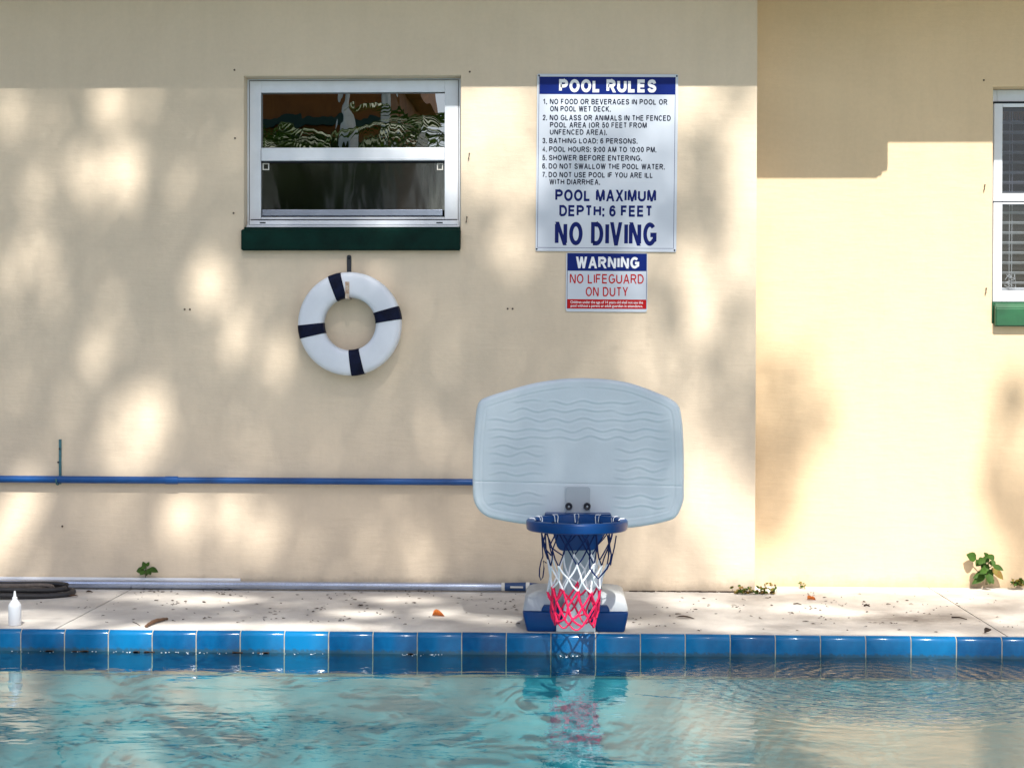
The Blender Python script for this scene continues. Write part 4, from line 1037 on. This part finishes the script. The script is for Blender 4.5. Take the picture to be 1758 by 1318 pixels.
thing_leaf('fallen_leaf', M['leaf_orange'], 742, 1056, .050, .042, .2, 'curled orange leaf lying on the deck left of the hoop base', 'leaf', .3, 1.0)
thing_leaf('fallen_leaf', M['leaf_orange'], 1386, 1028.5, .040, .030, .4, 'small orange brown leaf on the deck near the corner weeds', 'leaf', .3, 1.0)
thing_leaf('fallen_leaf', M['litter'], 1160, 1059, .075, .020, -.1, 'thin black dried leaf on the deck right of the hoop', 'leaf', .2, .5)
thing_leaf('fallen_leaf', M['litter'], 1690, 1086, .030, .026, .3, 'dark crumpled leaf near the right deck joint by the tiles', 'leaf', -.2, 1.1)
thing_leaf('fallen_leaf', M['litter'], 147, 1016, .030, .016, .3, 'dark round leaf on the deck beside the hose', 'leaf', .2, .8)
thing_leaf('fallen_leaf', M['pod'], 117, 1023.5, .04, .014, .25, 'brown curled leaf just right of the coiled hose', 'leaf', .1, .8)
# seed pod
a = on(250.5, 1074, .008); b = on(287.5, 1061, .008); m_ = (a+b)/2+Vector((-.008, .02, .004))
bm = bmesh.new(); pts = [a, a.lerp(m_, .5)+Vector((-.003, .004, 0)), m_, b.lerp(m_, .4)+Vector((0, .003, 0)), b]
pp = catmull(np.array([list(p) for p in [a]+pts+[b]]), 4)[4:21]
tube(bm, [Vector(p) for p in pp], [.004+.0045*math.sin(math.pi*(i+.8)/(len(pp)+.6))+(.0012 if i % 3 == 0 else 0) for i in range(len(pp))], 8)
for v in bm.verts: v.co.z = .0005+max(0, v.co.z)*.8
tag(build('seed_pod', bm, M['pod'], None, True), 'brown ridged seed pod lying on the deck near the tiles', 'seed pod')
def twig(u0, v0, u1, v1, r, label, mid=.004):
    a = on(u0, v0, r); b = on(u1, v1, r); m_ = (a+b)/2+Vector((0, mid, r)); bm = bmesh.new(); tube(bm, [a, m_, b], [r, r*1.1, r*.6], 6)
    tag(build('twig', bm, M['litter'], None), label, 'twig')
twig(1634, 1059, 1660, 1062.5, .003, 'thick dark twig on the stained slab near the right joint')
twig(1483, 1039, 1493, 1040, .004, 'short black twig on the deck right of centre of the bare slab')
twig(1362, 1036, 1376, 1037, .0025, 'thin twig below the small orange leaf at right')
twig(228, 1067, 241, 1074, .0012, 'pale thin curved twig left of the seed pod')
# litter: seeds, bits of bark and dry leaf over the whole deck
bm = bmesh.new(); lr_ = random.Random(5)
def bit(u, v, s, el=2.2, z=.0):
    p = on(u, v, z); a = lr_.uniform(-.9, .9) + (math.pi if lr_.random() < .5 else 0)
    L_ = s*lr_.uniform(.7, el); W_ = s*lr_.uniform(.35, .7); n = 6
    t_ = [bm.verts.new((p.x+L_*math.cos(q)*math.cos(a)-W_*math.sin(q)*math.sin(a), p.y+L_*math.cos(q)*math.sin(a)+W_*math.sin(q)*math.cos(a), .0012+lr_.uniform(0, .003))) for q in [2*math.pi*k/n+lr_.uniform(-.3, .3) for k in range(n)]]
    c1 = bm.verts.new((p.x, p.y, .0035+W_*.5))
    for k in range(n): bm.faces.new((t_[k], t_[(k+1) % n], c1))
def scatter(n, u0, u1, v0, v1, s, cl=0):
    for _ in range(n):
        u = lr_.uniform(u0, u1); v = v0+(v1-v0)*lr_.random()**1.2
        bit(u, v, s*lr_.uniform(.5, 1.3))
        if lr_.random() < cl:
            for _ in range(lr_.randint(1, 4)): bit(u+lr_.gauss(0, 12), v+lr_.gauss(0, 2), s*lr_.uniform(.4, 1))
scatter(18, 40, 260, 1015, 1075, .0042, .2)
scatter(75, 230, 640, 1012, 1070, .0056, .35)
scatter(40, 640, 890, 1012, 1072, .0055, .4)
scatter(26, 1085, 1300, 1025, 1084, .0055, .3)
scatter(60, 1300, 1640, 1018, 1086, .0055, .25)
scatter(12, 1620, 1757, 1015, 1086, .004, .2)
scatter(70, 120, 860, 1006, 1014, .0045, .3)       # caught along the pole
for (u, v) in ((1086, 1062), (1092, 1064), (1098, 1072), (1088, 1069), (1100, 1061)): bit(u, v, .005)
tag(build('leaf_litter', bm, M['litter'], None), 'dark seeds and bits of dry leaf scattered over the deck', 'leaf litter', kind='stuff')
# dirt line along the foot of the wall
bm = bmesh.new()
for _ in range(300):
    u = lr_.choice([lr_.uniform(1075, 1295), lr_.uniform(1075, 1295), lr_.uniform(1075, 1295), lr_.uniform(100, 870)])
    y = (-.006 if u < 1298 else RY-.006)-abs(lr_.gauss(0, .006)); x = at(u, 1005, y).x
    s = lr_.uniform(.0015, .006); box(bm, x-s*1.6, x+s*1.6, y-s*.5, y+.004, .0004, s*.8)
tag(build('dirt_line', bm, M['litter'], None), 'dark dirt gathered where the deck meets the wall', 'dirt', kind='stuff')
# foam specks and debris at the waterline
bm = bmesh.new()
for _ in range(110):
    u = lr_.choice([lr_.uniform(10, 560), lr_.uniform(10, 560), lr_.uniform(690, 760), lr_.uniform(960, 1000)]); x = at(u, 1115, EDGE_Y).x
    s = lr_.uniform(.0007, .0026); y = EDGE_Y-.002-abs(lr_.gauss(0, .016))
    bmesh.ops.create_icosphere(bm, subdivisions=1, radius=s, matrix=Matrix.Translation((x, y, WATER_Z)) @ Matrix.Diagonal((1.4, 1, .6, 1)))
tag(build('foam_specks', bm, M['white_print'], None, True), 'white foam specks floating along the tiles', 'foam', kind='stuff')
bm = bmesh.new()
for (u, w_) in ((88, .014), (130, .012), (148, .012), (233, .010), (255, .014), (410, .016), (455, .014), (705, .006)):
    x = at(u, 1115, EDGE_Y).x
    for _ in range(7): 
        xx = x+lr_.gauss(0, w_*.6); s = lr_.uniform(.002, .005); box(bm, xx-s*1.5, xx+s*1.5, EDGE_Y-.012, EDGE_Y-.002, WATER_Z-.001, WATER_Z+s*.7)
tag(build('floating_debris', bm, M['litter'], None), 'dark floating scraps caught along the waterline of the tiles', 'debris', kind='stuff')

# plants at the foot of the wall
def plant(name, label, leaves, stems, m, root_p, cat='plant'):
    rt = empty(name, root_p); tag(rt, label, cat)
    bm = bmesh.new()
    for pts, r in stems: tube(bm, pts, r, 6)
    build('stem', bm, M['stem'], rt)
    for (tip_from, tip_to, wd, mm) in leaves:
        a = Vector(tip_from); b = Vector(tip_to); d = b-a; L_ = d.length
        V, F = leaf_mesh(L_, wd, .3, .12)
        xax = d.normalized(); fac = Vector((0.1, -1, .45)).normalized(); yax = fac.cross(xax).normalized(); zax = xax.cross(yax)
        Mx = Matrix((xax, yax, zax)).transposed().to_4x4()
        me = bpy.data.meshes.new('leaf'); me.from_pydata(V, [], F); me.transform(Mx); me.transform(Matrix.Translation(a)); me.materials.append(mm or m)
        for p in me.polygons: p.use_smooth = True
        link('leaf', me, None, rt)
    return rt
Yq = RY-.03
def A_(u, v, dy=0): return at(u, v, Yq+dy)
lf = [((1676,960),(1660,951),.045),((1683,962),(1676,971),.032),((1688,957),(1681,968),.03),((1692,965),(1685,975),.03),((1695,955),(1690,966),.03),((1697,951),(1706,962),.030),((1697,958),(1690,948),.022),((1700,962),(1708,972),.030),((1704,970),(1723,978),.026),((1702,974),(1724,994),.034),((1690,980),(1671,992),.026),((1693,976),(1683,984),.03),((1697,976),(1704,992),.03),((1694,984),(1669,1002),.032),((1698,984),(1700,1002),.034),((1690,982),(1679,997),.03),((1696,968),(1689,982),.03),((1697,990),(1706,1001),.026)]
LV = [(A_(*a, -.02*(i % 3)), A_(*b, -.03*(i % 3)-.01), w_, (M['leaf2'] if i == 9 else None)) for i, (a, b, w_) in enumerate(lf)]
ST = [([A_(1694, 1003), A_(1695, 985), A_(1697, 965), A_(1698, 952)], [.006, .005, .0035, .002]), ([A_(1695, 985), A_(1685, 970), A_(1676, 960)], .0018), ([A_(1697, 975), A_(1705, 970)], .0018), ([A_(1696, 980), A_(1704, 976)], .0018)]
plant('broadleaf_weed', 'leafy green weed growing at the foot of the wall below right window', LV, ST, M['leaf'], A_(1694, 1004))
Yq = -.012
lf = [((250,974),(245,963.5),.020),((247,978),(234,980),.030),((250,980),(240,986),.02),((250,977),(252,988),.024),((253,976),(259,986),.026),((256,975),(271,981),.026),((252,972),(256,964),.016),((251,973),(241,974),.02)]
LV = [(A_(*a, -.01*(i % 3)), A_(*b, -.02*(i % 3)), w_, None) for i, (a, b, w_) in enumerate(lf)]
ST = [([A_(250, 1003), A_(250, 985), A_(251, 972)], .0022), ([A_(251, 979), A_(257, 975)], .0012), ([A_(250, 981), A_(246, 977)], .0012)]
plant('seedling', 'small green seedling sprouting behind the silver pole at left', LV, ST, M['leaf'], A_(250, 1003))
def weed(name, label, u0, u1, v0, v1, n, y, wd, cat='weed', seed=1):
    global Yq; Yq = y; r2 = random.Random(seed); LV = []; ST = []
    rootp = A_((u0+u1)/2, v1)
    for i in range(n):
        u = r2.uniform(u0, u1); v = v1-abs(r2.gauss(0, .45))*(v1-v0)
        s_ = A_(u+r2.uniform(-6, 6), v1); e = A_(u, v, -r2.uniform(0, .06))
        ST.append(([s_, s_.lerp(e, .6)+Vector((0, 0, .004)), e], .0008))
        for q in range(3):
            d = A_(u+r2.uniform(-6, 6), v+r2.uniform(-5, 3), -r2.uniform(0, .07)); LV.append((e, d, wd*r2.uniform(.6, 1.2), M['leaf2'] if r2.random() < .6 else M['leaf']))
    plant(name, label, LV, ST, M['leaf2'], rootp, cat)
weed('creeping_weed', 'patch of low yellow green weeds at the wall corner', 1255, 1332, 1005, 1018, 48, -.02, .011, seed=3)
weed('creeping_weed', 'tiny green weed by the wall at the far right edge', 1738, 1757, 992, 1004, 18, RY-.02, .016, seed=4)
weed('creeping_weed', 'faint sprig of weed just right of the wall corner', 1366, 1380, 1000, 1009, 4, RY-.03, .008, seed=5)

# ================================================================== BEHIND THE CAMERA: what shades the wall and shows in the glass
# a big oak: its crown lets light through where the wall is dappled
GX = np.linspace(-5, 5, 501); GZ = np.linspace(-4, 4, 401)      # light falling on the wall plane, continued below ground for deck and pool
gx, gz = np.meshgrid(GX, GZ)
TM = np.full_like(gx, .05)
def m_wall(u, v, y=0.0):
    p = at(u, v, y); t_ = p.y/SUN.y; q = p-SUN*t_; return q.x, q.z
def m_deck(u, v, z=0.0):
    p = on(u, v, z); t_ = p.y/SUN.y; q = p-SUN*t_; return q.x, q.z
def blob(cx, cz, rx, rz, val, soft=.25, mode='max'):
    d = np.hypot((gx-cx)/rx, (gz-cz)/rz); k_ = 1/(1+np.exp((d-1)/(soft*.5)))
    global TM
    TM = TM*(1-k_)+val*k_
S_ = 1/400
def wb(u, v, ru, rv, val, soft=.12, y=0.0, k=.97):
    cx, cz = m_wall(u, v, y); blob(cx, cz, ru*S_*k, rv*S_*k, val, soft)
def db(u, v, ru, dv, val, soft=.2):
    cx, cz = m_deck(u, v); c2 = m_deck(u, v-dv)[1]; blob(cx, cz, ru/430, max(.045, abs(c2-cz)), val, soft)
# broad zones
def zone(u0, u1, v0, v1, val, soft=.04, y=0):
    global TM
    x0_, z1_ = m_wall(u0, v0, y); x1_, z0_ = m_wall(u1, v1, y)
    k_ = 1/(1+np.exp(-(gx-x0_)/soft))/(1+np.exp((gx-x1_)/soft))/(1+np.exp(-(gz-z0_)/soft))/(1+np.exp((gz-z1_)/soft)); TM = TM*(1-k_)+val*k_
zone(-900, 1180, 700, 1010, .09, .1)
zone(780, 915, 0, 330, .6, .08); zone(915, 1110, 0, 240, .45, .1)
zone(1110, 1298, 0, 1010, .66, .08)
zone(1298, 2400, 0, 2400, 1.0, .03, RY)
# lit gaps, left wall
for b_ in [(190,178,32,26,1),(258,168,18,20,.6),(20,195,26,34,.5),(82,218,22,28,.42),(150,288,30,32,.85),(214,290,28,38,1),(175,350,20,28,.45),(250,348,16,24,.5),(66,312,22,42,.35),
           (60,430,22,32,.5),(18,478,26,34,.55),(96,480,18,28,.4),(190,500,20,28,.34),(362,485,28,38,.95),(406,575,26,36,.6),(469,606,24,32,.7),(420,520,18,24,.4),(164,604,22,28,.65),(258,718,30,42,1),(222,784,38,30,.8),
           (199,711,15,24,.5),(91,690,18,18,.35),(307,884,34,46,.95),(28,880,50,60,1),(22,955,50,50,.9),(398,880,38,44,.75),(454,927,26,32,.6),(520,930,24,40,.35),(640,945,36,30,.42),(712,952,28,46,.5),(200,870,30,40,.3),
           (600,500,60,40,.25),(380,250,50,20,.3),(330,310,50,18,.3),(880,425,34,34,.85),(840,210,60,80,.97),(880,280,60,60,.8),(820,300,26,46,.6),(960,185,50,26,1),(1040,170,50,20,.9),(1110,190,30,30,.5),(1190,200,30,60,1),
           (1195,480,26,50,1),(1210,570,30,48,1),(1190,400,20,40,.85),(1120,620,30,60,.5),(1090,600,26,40,.55),(700,205,50,36,.7),(775,230,16,90,.9),(660,380,40,14,.9),(560,250,40,20,.35)]: wb(*b_)
# shade streaks on the corner part of the left wall and on the yellow wall
for b_ in [(1188,260,14,50,.15),(1150,370,26,50,.2),(1228,330,20,74,.35),(1240,440,18,50,.4),(1150,510,22,46,.2),(1255,560,18,60,.35),(1228,640,40,76,.01),(1215,330,26,90,.12),(1155,540,22,50,.08),(1262,520,22,50,.2),(1288,700,26,84,.01),(1262,690,20,40,.1),(1270,600,18,60,.3),(1175,690,30,40,.35),(1195,930,24,60,.55),(1120,990,40,30,.45)]: wb(*b_, k=1.35)
for b_ in [(1322,800,44,100,.01),(1355,700,44,60,.05),(1400,705,34,22,.05),(1312,880,22,60,.02),(1345,640,24,40,.4),(1372,690,38,58,.15),(1420,700,14,26,.2),(1350,730,34,70,.25),(1392,620,16,40,.6),(1322,870,22,46,.2),(1405,745,26,20,.5),(1738,705,26,54,.15),(1732,850,40,80,.08),(1750,945,30,70,.15),(1700,960,24,30,.7),(1748,780,20,50,.5)]: wb(*b_, y=RY, k=1.4)
for b_ in [(1193,470,22,60,1),(1208,560,18,46,.95),(1262,450,20,60,.9),(1290,300,30,120,1),(1197,860,20,110,.95),(1250,910,40,100,1),(1275,250,24,60,.95)]: wb(*b_, k=.8)
# hoop: backboard and most of the base in shade, foot and tile front lit
def hz(u0, u1, v0, v1, y, val, soft=.03): zone(u0, u1, v0, v1, val, soft, y)
# deck, back to front
for b_ in [(350,1030,90,8,.85),(250,1022,80,6,.5),(700,1030,60,6,.9),(612,1054,44,6,1),(772,1052,50,7,1),(480,1076,170,7,.9),(200,1076,150,8,.85),(60,1060,80,10,.7),(440,1055,60,5,.12),(520,1040,60,6,.15),(860,1065,50,8,.55)]: db(*b_)
cx, cz = m_deck(1100, 1050)
zx0 = m_deck(1085, 1050)[0]; z_hi = m_deck(1100, 1012)[1]; z_lo_ = m_deck(1100, 1087)[1]
k_ = 1/(1+np.exp(-(gx-zx0)/.05))/(1+np.exp((gz-z_hi)/.05))/(1+np.exp(-(gz-z_lo_)/.04)); TM = TM*(1-k_)+.40*k_
for b_ in [(1180,1035,50,8,.9),(1390,1043,50,5,.95),(1330,1008,110,8,1),(1460,1056,36,4,.85),(1240,1068,60,6,.6),(1560,1030,90,7,.5),(1520,1010,120,6,.95),(1660,1030,50,6,.9),(1720,1060,36,8,.8),(1640,1080,80,6,.35),(1500,1075,120,6,.2)]: db(*b_)
hz(790, 1195, 635, 920, BYF, .04)
# tiles and water: front face at the pool edge
def tb(u, ru, val, v=1102, rv=40):
    cx, cz = m_wall(u, v, EDGE_Y); blob(cx, cz, ru/470, rv/470, val, .12)
z_t = m_wall(900, 1082, EDGE_Y)[1]; k_ = 1/(1+np.exp((gz-z_t)/.015)); TM = TM*(1-k_)+.09*k_
k_ = 1/(1+np.exp((gz-(z_t-.13))/.02))/(1+np.exp((gx-.35)/.12)); TM = TM*(1-k_)+.52*k_
for b_ in [(310, 190, .75), (520, 46, 1), (420, 30, .3), (150, 40, .5), (650, 40, .35), (990, 34, .9), (1590, 60, .8), (1480, 60, .25), (40, 30, .2)]: tb(*b_)
# rim's right end and right shoulder catch the sun
cx, cz = m_wall(1072, 903, -1.22); blob(cx, cz, .03, .05, 1, .1)
cx, cz = m_wall(1055, 1030, -.95); blob(cx, cz, .07, .06, .9, .1)
TM = np.clip(TM, .02, 1)
TAU = np.where(TM > .93, 0, -np.log(TM)*1.1)
fade = np.clip(1-(np.abs(gx)-4)/1, 0, 1)
def tau_at(x, z):
    i = np.clip(((z+4)/8*400).round().astype(int), 0, 400); j = np.clip(((x+5)/10*500).round().astype(int), 0, 500)
    t_ = TAU[i, j]
    outside = (np.abs(x) > 5) | (np.abs(z) > 4)
    return np.where(outside, np.where(x > 1.5, .1, 2.0), t_)
LN, LW = .064, .040; area = LN*LW*.25; TMAX = 3.4
X_0, X_1, Z_0, Z_1 = -7.5, 4.0, -4.2, 3.2
n = int((X_1-X_0)*(Z_1-Z_0)*TMAX*.636/area)
x = rng.uniform(X_0, X_1, n); z = rng.uniform(Z_0, Z_1, n)
acc = tau_at(x, z)
for (dx, dz) in ((.014, 0), (-.014, 0), (0, .02), (0, -.02)): acc = np.minimum(acc, tau_at(x+dx, z+dz))
keep = rng.random(n)*TMAX < acc
x, z = x[keep], z[keep]; n = len(x)
dist = 14.2 + 4.2*rng.beta(2, 2, n) + .6*np.sin(x*1.7)+.5*np.sin(z*2.1+1)
C_ = np.stack([x+SUN.x*dist, SUN.y*dist, z+SUN.z*dist], 1)
print('crown leaves', n)
ax = rng.normal(size=(n, 3)); ax /= np.linalg.norm(ax, axis=1)[:, None]
bx_ = rng.normal(size=(n, 3)); bx_ -= (bx_*ax).sum(1)[:, None]*ax; bx_ /= np.linalg.norm(bx_, axis=1)[:, None]
sc = rng.uniform(.75, 1.25, n)[:, None]
V = np.stack([C_-ax*LN/2*sc, C_-bx_*LW/2*sc+ax*.005, C_+ax*LN/2*sc, C_+bx_*LW/2*sc+ax*.005], 1).reshape(-1, 3)
me = bpy.data.meshes.new('crown'); me.vertices.add(len(V)); me.vertices.foreach_set('co', V.ravel())
me.loops.add(n*4); me.loops.foreach_set('vertex_index', np.arange(n*4)); me.polygons.add(n); me.polygons.foreach_set('loop_start', np.arange(n)*4); me.polygons.foreach_set('loop_total', np.full(n, 4)); me.update(calc_edges=True)
oak = empty('oak_tree', (-3.5, -12.5, 0)); tag(oak, 'large oak tree behind the camera that dapples the wall with shade', 'tree')
link('crown', me, M['crown'], oak)
bm = bmesh.new()
tube(bm, [(-5.2, -12.6, -.05), (-5.1, -12.4, 1.5), (-4.8, -12.0, 4), (-4.3, -11.4, 7)], [.42, .33, .28, .22], 12)
r5 = random.Random(9)
for k_ in range(60):
    tgt = C_[r5.randrange(n)]; s_ = Vector((-4.4, -11.6, 6.5)); e = Vector(tgt); m_ = s_.lerp(e, .5)+Vector((0, 0, .5))
    # keep limbs out of the sunlit gaps
    ok = all(tau_at(np.array([(q.x-SUN.x*(q.y/SUN.y))]), np.array([(q.z-SUN.z*(q.y/SUN.y))]))[0] > .6 for q in [s_.lerp(m_, t_) for t_ in np.linspace(.1, 1, 9)]+[m_.lerp(e, t_) for t_ in np.linspace(.1, 1, 9)]) and (e.x-SUN.x*(e.y/SUN.y)) < 0
    if ok: tube(bm, [s_, m_, e], [.11, .06, .015], 7)
build('trunk', bm, M['bark'], oak, True)

# neighbour's brown house, fence, palms and pale trunks: what the windows mirror
nb = empty('neighbour_house', (-5, -24, 0)); tag(nb, 'brown house behind the camera mirrored in the left window', 'house')
bm = bmesh.new(); box(bm, -16, -3.35, -30, -24, -.02, 6.6); build('wall', bm, M['far_wall'], nb)
bm = bmesh.new(); prism(bm, [(-23.4, 6.65), (-27, 8.4), (-30.6, 6.65)], 'x', -16.6, -3.0); build('roof', bm, M['far_wall'], nb)
bm = bmesh.new(); box(bm, -16, -3.35, -23.96, -23.86, 5.62, 5.78); build('trim', bm, M['far_green'], nb)
for x in (-12, -8, -4.2):
    bm = bmesh.new(); box(bm, x, x+1.2, -23.98, -23.94, 1.2, 2.6); build('window', bm, M['far_glass'], nb)
hedge = empty('hedge', (-9, -22.6, 0)); tag(hedge, 'tall dark green hedge behind the camera in front of the brown house', 'hedge')
rh = np.random.default_rng(4); nh = 9000
Ph = np.stack([rh.uniform(-14, -3.2, nh), rh.normal(-22.6, .35, nh), rh.uniform(0, 1, nh)**.7*(4.9+.35*np.sin(np.linspace(0, 1, nh)*0+rh.uniform(0, 6, nh)))], 1)
ah = rh.normal(size=(nh, 3))*.12; bh = rh.normal(size=(nh, 3))*.09
Vh = np.stack([Ph-ah, Ph-bh, Ph+ah, Ph+bh], 1).reshape(-1, 3)
me = bpy.data.meshes.new('crown'); me.from_pydata([tuple(v) for v in Vh], [], [(4*i, 4*i+1, 4*i+2, 4*i+3) for i in range(nh)]); link('crown', me, M['crown'], hedge)
def palm(x, y, h, L_, label, n=22, seed=1, trunk='pale_bark', lean=0):
    r6 = random.Random(seed); rt = empty('palm_tree', (x, y, 0)); tag(rt, label, 'palm tree')
    top = Vector((x+lean, y, h))
    bm = bmesh.new(); tube(bm, [(x, y, -.05), (x+lean*.3, y, h*.5), top], [.13, .10, .085], 10); build('trunk', bm, M[trunk], rt, True)
    bm = bmesh.new()
    for k_ in range(n):
        a = 2*math.pi*k_/n+r6.uniform(-.2, .2); up = r6.uniform(-.2, 1.1); d = Vector((math.cos(a), math.sin(a), up)).normalized(); side = d.cross(Vector((0, 0, 1))).normalized()
        P_ = [top+d*L_*t_+Vector((0, 0, -L_*.55*t_*t_)) for t_ in np.linspace(0, 1, 14)]
        tube(bm, P_, [.018*(1-i/16) for i in range(14)], 4)
        for i in range(2, 14):
            for s_ in (-1, 1):
                b0 = P_[i]; fl = L_*.30*math.sin(math.pi*(i+1)/16); tip = b0+side*s_*fl*.85+(P_[i]-P_[i-1]).normalized()*fl*.5+Vector((0, 0, -fl*.3)); dd = (P_[i]-P_[i-1])*.32
                bm.faces.new([bm.verts.new(b0-dd), bm.verts.new(b0+dd), bm.verts.new(tip)])
    build('crown', bm, M['palm'], rt)
palm(-3.95, -13.4, 3.75, 1.25, 'low bushy palm behind the camera, left of the others', 26, 1)
palm(-1.85, -13.2, 3.9, 1.4, 'small palm behind the camera in front of the brown house', 18, 2)
palm(-3.6, -19.0, 7.2, 1.8, 'tall thin pale palm behind the camera, the farther left one', 16, 3)
palm(-2.87, -18.5, 7.6, 1.8, 'tall thin pale palm behind the camera, the nearer right one', 16, 4)
